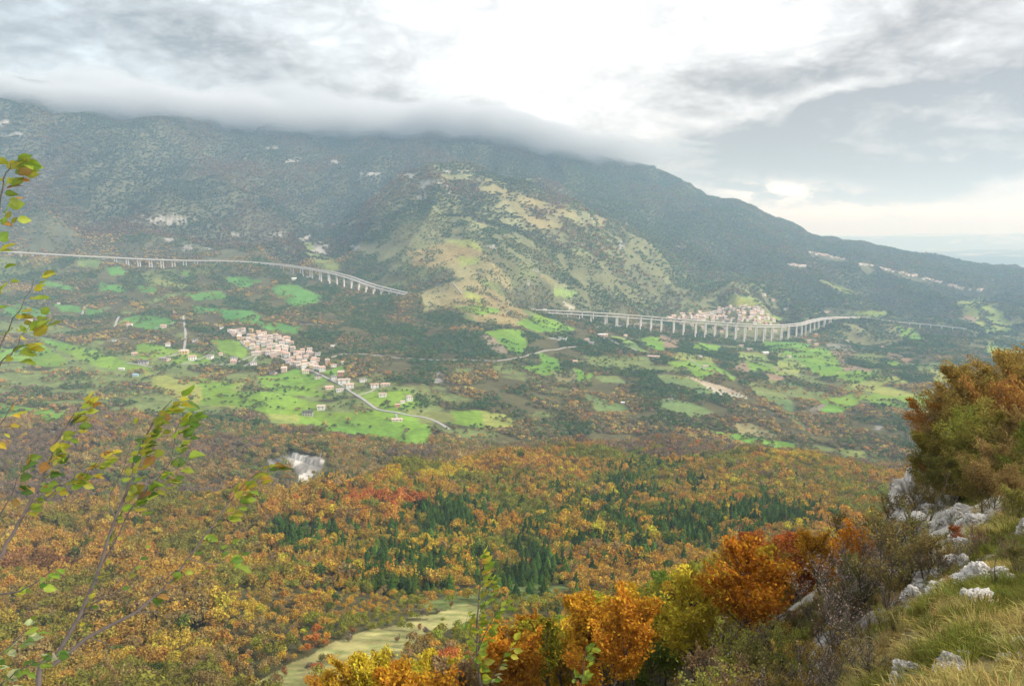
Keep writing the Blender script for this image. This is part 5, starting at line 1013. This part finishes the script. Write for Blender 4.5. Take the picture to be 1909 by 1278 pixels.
shr = [(1575,1195,15,'b',(.34,.26,.19),'pale twiggy shrub low at the left foot of the grass bank'),(1610,1215,13.5,'g',(.30,.24,.08),'ochre leaved shrub at the left foot of the grass bank'),(1545,1230,14,'b',(.36,.28,.22),'pinkish bare shrub at the bottom edge left of the bank'),(1635,1235,12,'b',(.32,.25,.17),'grey thorny shrub at the bottom edge of the bank'),(1655,1190,17,'g',(.26,.24,.07),'olive shrub rising over the left side of the bank'),(1685,1150,19,'b',(.33,.25,.17),'bare thorny shrub among the rocks over the bank'),(1590,1165,19,'g',(.28,.22,.07),'dense brown green shrub left of the bank'),
(1640,890,44,'g',(.24,.18,.06),'tall thin brown green shrub left of the white outcrop'),(1600,930,44,'g',(.24,.18,.06),'feathery shrub at the left rim of the hillside'),(1665,960,36,'g',(.18,.16,.05),'olive shrub before the white outcrop'),(1625,1010,34,'g',(.19,.17,.05),'dense olive shrub in the middle of the rim'),
(1665,1060,30,'g',(.17,.17,.04),'green brown bush below the outcrop'),(1600,1100,30,'g',(.20,.16,.05),'low bush under the grey rock tip'),(1560,1130,30,'g',(.22,.13,.06),'reddish bush at the lower rim'),(1530,1150,34,'b',(.24,.17,.12),'grey twiggy shrub at the lower rim'),
(1480,1140,36,'b',(.27,.20,.14),'bare grey pink shrub beside the beeches'),(1440,1170,32,'b',(.25,.18,.12),'bare brown shrub low beside the beeches'),(1400,1190,30,'g',(.26,.20,.06),'yellowish shrub below the bare ones'),(1350,1200,30,'g',(.30,.19,.05),'ochre shrub at the foot of the beech slope'),
(1500,1200,24,'b',(.28,.20,.14),'twiggy shrub with pale seed heads at bottom'),(1560,1210,20,'b',(.30,.20,.15),'pinkish twiggy shrub above the weeds'),(1610,1190,19,'b',(.28,.18,.13),'dense twiggy bush left of the grass bank'),(1445,1225,22,'g',(.20,.18,.05),'olive shrub at the bottom edge'),
(1640,1140,24,'g',(.22,.17,.05),'brown green shrub over the grass bank'),(1690,1060,28,'g',(.17,.17,.04),'green shrub between two rocks'),(1745,1010,30,'g',(.19,.15,.05),'thin shrub right of the outcrop'),(1790,960,30,'g',(.36,.12,.04),'rust red bush on the slope above the boulder'),
(1830,985,26,'b',(.30,.13,.07),'reddish bare bush above the boulder'),(1880,1000,22,'b',(.27,.15,.08),'brown bare bush at the right edge'),(1870,930,32,'g',(.20,.16,.05),'olive bush high at the right edge'),(1909,1020,18,'g',(.19,.17,.05),'olive bush right of the boulder'),
(1720,900,42,'g',(.20,.16,.05),'thin bush in front of the outcrop crest'),(1800,1040,25,'b',(.24,.16,.08),'thorny bush left above the boulder'),(1585,1000,40,'g',(.22,.17,.06),'feathery shrub behind the grey rock tip'),(1550,1040,44,'g',(.24,.16,.06),'brown shrub between beeches and rock tip')]
for j in range(30):
    Y = random.uniform(25, 45); px_ = random.uniform(1545, 1760) if j < 22 else random.uniform(1470, 1600); ty = np.interp(px_, [1470, 1560, 1650, 1760], [1080, 990, 890, 860]) + random.uniform(0, 190); kd = 'g' if random.random() < .6 else 'b'
    nm, col = random.choice([('olive brown', (.25, .19, .07)), ('ochre brown', (.31, .22, .08)), ('dull green', (.20, .19, .06))]) if kd == 'g' else ('bare purplish', (.33, .25, .20))
    shr.append((px_, ty, Y, kd, col, f"{nm} feathery shrub among the crest rocks, {ordw(j + 1)} of that scrub"))
for rI, (Y, y0) in enumerate([(42, 1105), (35, 1135), (30, 1165), (26, 1195), (22, 1225)]):
    x0, x1, n_ = [(1440, 1560, 6), (1380, 1600, 9), (1330, 1640, 10), (1280, 1640, 11), (1340, 1640, 10)][rI]
    for j in range(n_):
        px_ = x0 + (x1 - x0) * (j + random.uniform(.2, .8)) / n_; kd = 'b' if random.random() < .4 else 'g'
        nm, col = random.choice([('olive', (.22, .20, .06)), ('ochre', (.36, .25, .06)), ('brown', (.30, .20, .10)), ('yellow green', (.30, .30, .06))]) if kd == 'g' else random.choice([('bare grey', (.34, .27, .20)), ('bare pinkish', (.38, .28, .22))])
        shr.append((px_, y0 + random.uniform(-22, 22), Y * random.uniform(.93, 1.07), kd, col, f"{nm} shrub beside the beeches, {ordw(rI + 1)} row from back, {ordw(j + 1)} from left"))
for i, (px_, ty, Y, kd, col, lab) in enumerate(shr):
    x, y, z = at(px_, ty, Y); _, e_ = p2ae(px_, ty); h = min(max(float(e_) * Y - z, 1.2), 5.5); pr = SHR_G[i % 4] if kd == 'g' else SHR_B[i % 3]
    plant('shrub', pr, x, y, z, h / (5.0 if kd == 'g' else 4.0), col, lab, 'shrub', 'shrubs on the rocky hillside')
for i, (px_, ty, Y, lab) in enumerate([(1740,860,40,'slender dark tree trunk standing against the outcrop'),(1655,900,33,'thin upright sapling left of the outcrop'),(1700,1080,22,'slim leaning sapling above the grass bank'),(1625,1150,15,'bare upright stem over the twiggy bushes'),(1855,1080,17,'short bare sapling beside the boulder'),(1898,1150,11,'bare thin stem at the right edge of the grass'),(1400,1170,24,'thin bare sapling at the foot of the beeches'),(1545,1130,24,'bare grey sapling at the lower rim')]):
    x, y, z = at(px_, ty, Y); _, e_ = p2ae(px_, ty); h = max(float(e_) * Y - z, 1); plant('sapling', THIN[i % 3], x, y, z, h / 4.6, (.2, .15, .05), lab, 'sapling', 'thin saplings on the rocky hillside')
# ------------------------------------------------------------------ limestone
def rock_mat():
    m = bpy.data.materials.new('limestone'); m.use_nodes = True; t = m.node_tree; t.nodes.clear(); g = NB(t); tcn = g.n('ShaderNodeTexCoord'); geo = g.n('ShaderNodeNewGeometry')
    n1 = g.noise(tcn.outputs['Object'], 2.2, 8, .68, .4); n2 = g.noise(tcn.outputs['Object'], 9, 6, .7); col = g.ramp(n1.outputs[0], [(.30, (.16, .14, .11)), (.42, (.46, .43, .385)), (.56, (.78, .75, .70))])
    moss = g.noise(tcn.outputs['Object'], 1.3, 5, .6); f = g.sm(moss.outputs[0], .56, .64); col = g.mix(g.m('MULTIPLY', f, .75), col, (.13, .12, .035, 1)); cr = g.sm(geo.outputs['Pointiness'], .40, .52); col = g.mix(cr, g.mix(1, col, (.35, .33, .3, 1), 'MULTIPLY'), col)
    b = g.n('ShaderNodeBsdfPrincipled'); b.inputs['Roughness'].default_value = .9; b.inputs['Specular IOR Level'].default_value = .15; g.link(col, b.inputs['Base Color']); bb = g.n('ShaderNodeBump'); bb.inputs['Distance'].default_value = .06; g.link(n2.outputs[0], bb.inputs['Height']); g.link(bb.outputs[0], b.inputs['Normal'])
    o = g.n('ShaderNodeOutputMaterial'); g.link(b.outputs[0], o.inputs[0]); return m
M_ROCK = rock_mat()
from mathutils import noise as MN
def rock_mesh(seed, sub=5):
    bm = bmesh.new(); bmesh.ops.create_icosphere(bm, subdivisions=sub, radius=1); off = Vector((seed * 7.7, seed * 3.1, 0)); R0 = random.Random(seed)
    pl = [(Vector((R0.gauss(0, 1), R0.gauss(0, 1), R0.gauss(0, .8))).normalized(), R0.uniform(.5, .85)) for _ in range(9)]
    for v in bm.verts:
        p = v.co.copy(); k = 1.0
        for n_, d_ in pl:
            dd = p.dot(n_)
            if dd * k > d_: k = min(k, d_ / max(dd, 1e-3))
        n1 = MN.fractal(p * 1.7 + off, .9, 2.1, 5); n2 = abs(MN.noise(p * 4.2 + off)); n3 = MN.noise(p * 11 + off)
        n4 = MN.noise(p * 23 + off); r_q = round((n1 + p.z * 1.4) * 3) / 3 - (n1 + p.z * 1.4); v.co = p * (k + n1 * .26 - n2 * .26 + n3 * .10 + n4 * .045 + r_q * .12)
    me = bpy.data.meshes.new('limestone_rock'); bm.to_mesh(me); bm.free(); me.polygons.foreach_set('use_smooth', [False] * len(me.polygons)); me.materials.append(M_ROCK); return me
ROCKP = []
RK = [rock_mesh(i + 1) for i in range(6)]
rocks = [ # column, row of centre, width px, height px, distance, description
(1700,945,70,80,46,'tall white outcrop at the crest of the hillside'),(1745,910,60,45,48,'outcrop block under the dark bush at the crest'),(1680,990,48,44,44,'cracked outcrop block on the left crest'),(1715,1000,60,40,40,'broken white ledge below the crest'),(1770,900,40,36,47,'pale block right of the crest outcrop'),
(1785,925,34,26,44,'small block right below the crest'),(1668,955,26,30,45,'leftmost block of the crest outcrop'),(1580,1075,40,60,42,'grey rock tip jutting out at the left rim'),(1563,1110,36,50,42,'lower half of the jutting rim rock'),(1590,1055,22,24,43,'knob on top of the jutting rim rock'),(1550,1150,26,34,40,'low rim rock above the twiggy shrubs'),
(1838,1105,58,36,19,'large rounded white boulder on the slope'),(1845,1130,70,16,19,'flat ledge beneath the large boulder'),(1820,1163,44,22,15.5,'white rock at the top of the grass bank'),(1735,1045,50,22,30,'white ledge on the middle slope'),(1770,1065,40,22,27,'stone with grass around it on the middle slope'),
(1720,1085,36,28,27,'white stone in the bushes of the middle slope'),(1755,1110,44,24,24,'pale stone left of the large boulder'),(1790,1130,36,22,22,'grey stone below left of the large boulder'),(1700,1120,30,34,24,'upright white stone above the grass bank'),(1745,1150,30,16,20,'low stone at the bank top'),(1700,1165,24,14,20,'little stone among the twigs'),
(1690,1245,34,26,10.6,'white rock low in the grass bank'),(1672,1262,22,24,10.2,'jagged rock at the bottom edge of the bank'),(1775,1250,30,24,10,'white rock at the bottom of the grass bank'),(1768,1275,40,22,9.5,'rock cut by the bottom edge'),(1795,1245,18,12,10.4,'small rock beside the bottom one'),(1900,1225,24,20,10.4,'white rock at the right edge of the bank'),
(1890,1248,40,12,9.8,'flat stones at the lower right corner'),(1908,1000,24,34,26,'tall pale rock at the right edge'),(1909,960,26,20,30,'rock high at the right edge'),(1790,1000,26,18,32,'small stone under the rust red bush'),(1800,1015,22,12,30,'tiny stone below the rust red bush'),(1830,880,20,26,42,'pale stone seen in the thicket'),(1850,850,16,18,44,'upper pale stone seen in the thicket'),
(1660,1105,26,22,32,'stone under the dense olive shrub'),(1640,1160,22,16,26,'stone at the left foot of the bank'),(1675,1030,26,30,38,'white stone below the left crest'),(1650,1060,20,26,38,'pale stone on the rim face'),(1735,965,40,30,42,'white slab in the centre of the crest outcrop'),(1720,925,44,40,47,'upper slab of the crest outcrop')]
for rI, Y in enumerate([44, 38, 33, 29, 26, 23]):
    x0, x1 = [(1640, 1800), (1620, 1800), (1640, 1830), (1670, 1860), (1690, 1860), (1700, 1880), (1705, 1880), (1720, 1880)][rI]
    for j in range(9 if Y > 30 else 6):
        px_ = x0 + (x1 - x0) * (j + random.uniform(.1, .9)) / 9; a_, _ = p2ae(px_, 1050); _, py_ = w2p(float(a_) * Y, Y, float(hz(float(a_) * Y, Y))); s_ = random.uniform(.35, 1.0 if Y > 30 else .75) * F / Y
        rocks.append((px_, float(py_), s_ * random.uniform(.6, 1.1), s_ * random.uniform(.4, .8), Y * random.uniform(.95, 1.05), f"pale rock on the upper slope, {ordw(rI + 1)} ledge from the crest, {ordw(j + 1)} from left"))
for i, (px_, py_, w_, h_, Y, lab) in enumerate(rocks):
    a_, e_ = p2ae(px_, py_); x = float(a_) * Y; z = float(hz(x, Y)); bg_ = 1.0 if Y > 20 else 1.3; rx, rz_ = w_ / F * Y * .72 * bg_, h_ / F * Y * .78 * bg_
    ze = float(e_) * Y; zc = max(min(ze, z + rz_ * .9), z - rz_ * .1)
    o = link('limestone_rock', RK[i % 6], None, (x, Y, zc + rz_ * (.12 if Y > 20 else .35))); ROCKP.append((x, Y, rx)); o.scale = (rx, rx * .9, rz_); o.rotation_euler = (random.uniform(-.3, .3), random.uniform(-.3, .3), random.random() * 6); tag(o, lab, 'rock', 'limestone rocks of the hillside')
# small rubble
rx_, ry_ = [], []
X, Y = jgrid(9, 60, 1.0, .2, .78); Z = hz(X, Y); px, py = w2p(X, Y, Z); n_ = fbm(X / 3, Y / 3, 3, 341); k = (n_ > .22) & (px > 1560) & (rng.random(len(X)) < .5)
rub = bpy.data.collections.new('rubble_shapes')
for i in range(3): rub.objects.link(bpy.data.objects.new('r%d' % i, rock_mesh(i + 20, 3)))
GRS = bpy.data.collections.new('grass_shapes')
M_GRASS = foliage_mat('grass_blades', 'INSTANCER', trans=.3, jitter=.5, scale=1.5)
def tuft(seed, n=70):
    r = np.random.default_rng(seed); V = []; lv = []
    for i in range(n):
        th = r.random() * 6.283; b = np.array((math.cos(th), math.sin(th), 0)) * r.random() * .16; d = np.array((math.cos(th) * .5 + .35, math.sin(th) * .5, 1.0)) + r.normal(size=3) * .25; d /= np.linalg.norm(d); L = r.uniform(.22, .48)
        w = np.cross(d, r.normal(size=3)); w = w / np.linalg.norm(w) * .0055; m_ = b + d * L * .6; t_ = m_ + (d * .6 + np.array((.5, .1, -.35))) * L * .45
        V += [b - w, b + w, m_ + w * .8, b - w, m_ + w * .8, m_ - w * .8, m_ - w * .8, m_ + w * .8, t_]; lv += [r.random()] * 9
    V = np.array(V); return mesh_np('g%d' % seed, V, np.arange(len(V)).reshape(-1, 3), M_GRASS, False, {'leafv': ('FLOAT', lv)})
for i in range(4): GRS.objects.link(bpy.data.objects.new('g%d' % i, tuft(i)))
def scatter_c(name, col_, *a_, **k_):
    global proto_col
    old = proto_col; proto_col = col_; o = scatter(name, *a_, **k_); proto_col = old; return o
sc_ = rng.uniform(.08, .28, k.sum()); scatter_c('rubble', rub, X[k], Y[k], Z[k], rng.integers(0, 3, k.sum()), np.stack([sc_, sc_, sc_ * .8], -1), np.ones((k.sum(), 3)), 'small white limestone rubble among the hillside grass')
X1, Y1 = jgrid(6, 22, .17, .30, .80); X2, Y2 = jgrid(22, 66, .40, .18, .80); X = np.r_[X1, X2]; Y = np.r_[Y1, Y2]; Z = hz(X, Y); px, py = w2p(X, Y, Z); n_ = fbm(X / 2.5, Y / 2.5, 3, 351); k = (px > 1150) & (n_ > -.5) & (crag(X, Y) < .5)
for (qx, qy, qr) in ROCKP: k &= ~((np.abs(X - qx) < qr * .95) & (qy - Y < qr + (.9 if qy < 20 else .2)) & (Y - qy < qr * .8))
X, Y, Z, n_ = X[k], Y[k], Z[k], n_[k]; n2 = fbm(X / 1.2, Y / 1.2, 2, 353)
tc_ = np.where((n_ + n2 > .1)[:, None], (.20, .21, .045), (.46, .37, .13)); s_ = rng.uniform(.6, 1.25, len(X)) * (1 + .35 * sstep(Y, 22, 30))
scatter_c('hillside_grass', GRS, X, Y, Z - .02, rng.integers(0, 4, len(X)), np.stack([s_, s_, s_ * rng.uniform(.7, 1.2, len(X))], -1), jit(tc_, .2), 'long straw coloured grass with green patches on the hillside'); print('grass', len(X))
# ------------------------------------------------------------------ leafy branches close to the camera
def leaf_mat():
    m = bpy.data.materials.new('broad_leaf'); m.use_nodes = True; t = m.node_tree; t.nodes.clear(); g = NB(t); oi = g.n('ShaderNodeObjectInfo'); tcn = g.n('ShaderNodeTexCoord')
    n1 = g.noise(tcn.outputs['Object'], 60, 4, .6); f = g.sm(n1.outputs[0], .52, .70); brown = g.mix(1, oi.outputs['Color'], (1.25, .62, .35, 1), 'MULTIPLY')
    at_ = g.n('ShaderNodeAttribute', attribute_name='edge').outputs['Fac']; col = g.mix(g.m('MULTIPLY', f, g.m('ADD', .25, g.m('MULTIPLY', at_, .7))), oi.outputs['Color'], brown)
    vein = g.n('ShaderNodeAttribute', attribute_name='vein').outputs['Fac']; col = g.mix(g.m('MULTIPLY', vein, .35), col, g.mix(1, col, (1.5, 1.4, 1.2, 1), 'MULTIPLY'))
    d = g.n('ShaderNodeBsdfPrincipled'); d.inputs['Roughness'].default_value = .5; d.inputs['Specular IOR Level'].default_value = .35; g.link(col, d.inputs['Base Color']); tr = g.n('ShaderNodeBsdfTranslucent'); g.link(col, tr.inputs[0]); mx = g.n('ShaderNodeMixShader'); mx.inputs[0].default_value = .45; g.link(d.outputs[0], mx.inputs[1]); g.link(tr.outputs[0], mx.inputs[2])
    o = g.n('ShaderNodeOutputMaterial'); g.link(mx.outputs[0], o.inputs[0]); return m
M_LEAF = leaf_mat(); M_TWIG = plain_mat('twig_bark', (.13, .105, .09), .8, 40, .5)
def leaf_mesh(seed):
    """ovate leaf along +X, length 1, cupped and toothed"""
    r = np.random.default_rng(seed); n = 8; V = []; ed = []; ve = []; curl = r.uniform(-.8, .9); cup = r.uniform(.15, .6); tw = r.uniform(-.6, .6)
    for i in range(n + 1):
        t = i / n; w = .30 * (math.sin(math.pi * min(1, t * 1.02) ** .72)) ** .85 * (1 + .10 * (i % 2)) if 0 < i < n else .004; zc = curl * .35 * t * t; sh = .04 * math.sin(t * 9 + seed)
        for s_ in (-1, -.5, 0, .5, 1):
            y = s_ * w; z = zc + cup * abs(s_) ** 1.5 * w + sh * s_ + tw * t * y * .8; V.append((t * math.cos(curl * t * .4), y, z)); ed.append(abs(s_)); ve.append(1.0 if s_ == 0 else 0.0)
    q = [(i * 5 + j, (i + 1) * 5 + j, (i + 1) * 5 + j + 1, i * 5 + j + 1) for i in range(n) for j in range(4)]
    return mesh_np('leaf', V, q, M_LEAF, True, {'edge': ('FLOAT', ed), 'vein': ('FLOAT', ve)})
LEAF = [leaf_mesh(i) for i in range(10)]
LC = {'olive': (.30, .30, .04), 'green': (.20, .30, .035), 'dark': (.10, .19, .03), 'yellow': (.42, .40, .04), 'orange': (.46, .34, .04), 'brown': (.34, .20, .05), 'lime': (.30, .36, .045), 'pale': (.42, .46, .22)}
def w3(px_, py_, dpt):
    a_, e_ = p2ae(px_, py_); return Vector((float(a_) * dpt, dpt, float(e_) * dpt))
def bough(lab, stems, root_px, leaves, cat='sapling', name='young_tree', maxl=298):
    """stems: list of (pixel path, distance start, distance end, base radius); leaves: (stem index, from, to, count, size, colours)"""
    root = bpy.data.objects.new(name, None); COL.objects.link(root); gx, gy = root_px[0], root_px[1]; gz = float(hz(gx, gy)); root.location = (gx, gy, gz); base = Vector((gx, gy, gz)); tag(root, lab, cat)
    lines = []
    for (pp, d0, d1, r0, fromroot) in stems:
        n = len(pp); pts = [w3(p[0], p[1], d0 + (d1 - d0) * i / (n - 1)) for i, p in enumerate(pp)]
        if fromroot: pts = [base + Vector((0, 0, -.15)), (base + pts[0]) * .5 + Vector((.03, 0, 0))] + pts
        L = catmull([tuple(p) for p in pts], 6); L = L + np.c_[fbm(np.arange(len(L)) / 3.0, np.full(len(L), r0 * 999), 2, 3), np.zeros(len(L)), fbm(np.arange(len(L)) / 3.0, np.full(len(L), r0 * 555), 2, 5)] * .008
        lines.append((L, 12 if fromroot else 0)); m_ = len(L); rad = [r0 * .95 * (1 - .85 * max(0, (i - (12 if fromroot else 0)) / (m_ - 1 - (12 if fromroot else 0)))) for i in range(m_)]
        v, f = tube([Vector(p) - base for p in L], rad, 7); me = pyd('stem' if fromroot else 'branch', v, f, M_TWIG); me.polygons.foreach_set('use_smooth', [True] * len(me.polygons)); child('stem' if fromroot else 'branch', me, root)
    cnt = 0
    for (si, t0, t1, n, size, cols) in leaves:
        L, sk = lines[si]; L = L[sk:]; m_ = len(L) - 1
        n = int(n * (1.25 if n < 40 else 1.1))
        for i in range(n):
            if cnt >= maxl: break
            t = (t0 + (t1 - t0) * (i + random.uniform(.1, .9)) / n) * m_; j = min(int(t), m_ - 1); p = Vector(L[j] + (L[j + 1] - L[j]) * (t - j)); tg = Vector(L[j + 1] - L[j]).normalized()
            d = Vector((random.uniform(.1, 1.3), random.uniform(-.6, .6), random.uniform(-.7, .35))) + tg * .5; d.normalize(); p2 = p + d * size * random.uniform(.1, .9)
            q = d.to_track_quat('X', 'Z') @ Quaternion((1, 0, 0), random.uniform(-1.3, 1.3)); o = child('leaf', random.choice(LEAF), root, jit(np.array([LC[random.choice(cols)]]), .15)[0]); s_ = size * random.uniform(.42, .85) * (1.5 if abs(L[0][1] - 5.0) < .5 else 1)
            o.location = p2 - base; o.rotation_mode = 'QUATERNION'; o.rotation_quaternion = q; o.scale = (s_, s_, s_); cnt += 1
    return root
G1 = ['green', 'yellow', 'lime', 'green', 'olive', 'brown', 'dark', 'olive', 'lime']; G2 = ['green', 'lime', 'dark', 'yellow']
bough('leafy sapling with long leaning stems rising from the lower left corner', [
 ([(72,1278),(108,1215),(150,1140),(190,1050),(215,970),(240,900),(262,830),(290,780),(318,745)], 3.0, 3.2, .011, True),
 ([(98,1238),(170,1185),(250,1140),(300,1100),(350,1040),(400,975),(440,920),(497,868)], 3.0, 3.3, .009, False),
 ([(190,1050),(218,1005),(240,950),(280,905),(318,860),(330,800),(335,778)], 3.1, 3.1, .004, False),
 ([(150,1140),(180,1120),(210,1105),(250,1060),(268,1010)], 3.05, 3.0, .0035, False),
 ([(250,1140),(285,1138),(300,1144),(318,1150)], 3.1, 3.05, .0028, False),([(168,1186),(200,1200),(222,1222)], 3.0, 2.9, .0025, False),
 ([(350,1040),(400,1050),(430,1042)], 3.15, 3.2, .0025, False),([(215,970),(205,930),(235,860),(250,800)], 3.1, 3.1, .003, False),
 ([(330,1060),(300,1085),(350,1075)], 3.15, 3.2, .002, False),([(300,1100),(360,1080),(400,1040),(425,1000)], 3.15, 3.2, .002, False)],
 (-1.9, 2.9), [(0, .55, 1, 42, .085, G1), (0, .2, .55, 12, .06, G2), (1, .3, .75, 16, .065, G2 + ['brown']), (1, .75, 1, 22, .08, G1), (2, .3, 1, 44, .085, ['green', 'lime', 'dark', 'yellow', 'green']), (3, .5, 1, 6, .05, G1), (6, .6, 1, 5, .08, ['green', 'dark']), (7, .3, 1, 16, .07, G1), (9, .3, 1, 6, .05, G1)], name='leafy_sapling')
bough('leafy branches reaching in from the left edge beside the mountain view', [
 ([(-60,1120),(-30,1080),(0,1035),(30,985),(60,930),(90,860),(118,800),(150,755)], 2.7, 2.9, .010, True),
 ([(45,955),(90,925),(130,895),(165,875),(190,850)], 2.8, 2.9, .004, False),
 ([(-60,900),(-32,760),(-20,620),(-14,500),(-4,400),(6,340),(16,312),(30,298)], 2.5, 2.5, .006, True),
 ([(-24,700),(0,650),(22,600),(48,560),(64,518)], 2.5, 2.5, .003, False),([(-28,740),(0,680),(25,655),(40,630),(58,600)], 2.5, 2.45, .003, False),
 ([(-60,1130),(-20,1110),(30,1105),(70,1085),(100,1055)], 2.7, 2.6, .005, False),([(-40,860),(-5,800),(20,760),(50,720)], 2.55, 2.5, .0025, False),([(-50,1000),(0,960),(30,900),(45,860)], 2.7, 2.6, .003, False),
 ([(-60,1290),(-20,1240),(20,1200),(50,1165)], 2.4, 2.4, .004, False),([(-30,1290),(20,1260),(60,1235),(90,1215)], 2.4, 2.4, .003, False)],
 (-2.2, 2.6), [(0, .5, 1, 44, .068, G1), (1, .3, 1, 28, .06, ['orange', 'brown', 'yellow', 'green', 'olive', 'lime']), (2, .3, .98, 44, .062, ['green', 'lime', 'yellow', 'green', 'olive', 'lime', 'brown']), (2, .97, 1, 3, .075, ['green', 'lime']), (3, .3, 1, 12, .055, ['green', 'yellow', 'olive']), (4, .3, 1, 14, .075, ['green', 'yellow', 'lime', 'lime']), (5, .3, 1, 10, .055, G2), (6, .2, .6, 5, .06, ['yellow', 'orange']), (7, .5, 1, 12, .08, ['green', 'dark', 'brown']), (8, .0, 1, 22, .06, ['green', 'pale', 'dark']), (9, .0, 1, 18, .06, ['green', 'pale', 'dark'])], name='leafy_branches', cat='branches')
bough('green leaved upright sapling at the bottom centre before the clearing', [
 ([(900,1300),(893,1250),(889,1190),(893,1120),(896,1070),(893,1038)], 5.0, 5.0, .010, True),([(890,1215),(905,1180),(922,1145),(940,1122)], 5, 5, .004, False),([(893,1250),(875,1215),(860,1180)], 5, 5, .004, False),([(893,1140),(912,1100),(915,1080)], 5, 5, .003, False),([(890,1200),(870,1170),(872,1140)], 5, 5, .003, False),([(900,1290),(930,1240),(950,1200)], 5, 5, .004, False)],
 (-.2, 5.0), [(0, .1, 1, 46, .062, ['green', 'lime', 'green', 'yellow']), (1, .2, 1, 16, .062, ['green', 'lime']), (2, .2, 1, 12, .055, ['green', 'yellow']), (3, .2, 1, 8, .055, ['green', 'lime']), (4, .2, 1, 10, .055, ['yellow', 'green']), (5, .1, 1, 14, .055, ['green', 'pale', 'yellow'])], name='leafy_sapling')
bough('small green sapling tip at the bottom edge right of centre', [([(1085,1310),(1084,1270),(1090,1225),(1093,1205)], 5.2, 5.2, .006, True),([(1084,1275),(1070,1262),(1062,1250)], 5.2, 5.2, .003, False)], (.6, 5.2), [(0, .2, 1, 14, .06, ['green', 'lime']), (1, .2, 1, 5, .05, ['green'])], name='leafy_sapling')
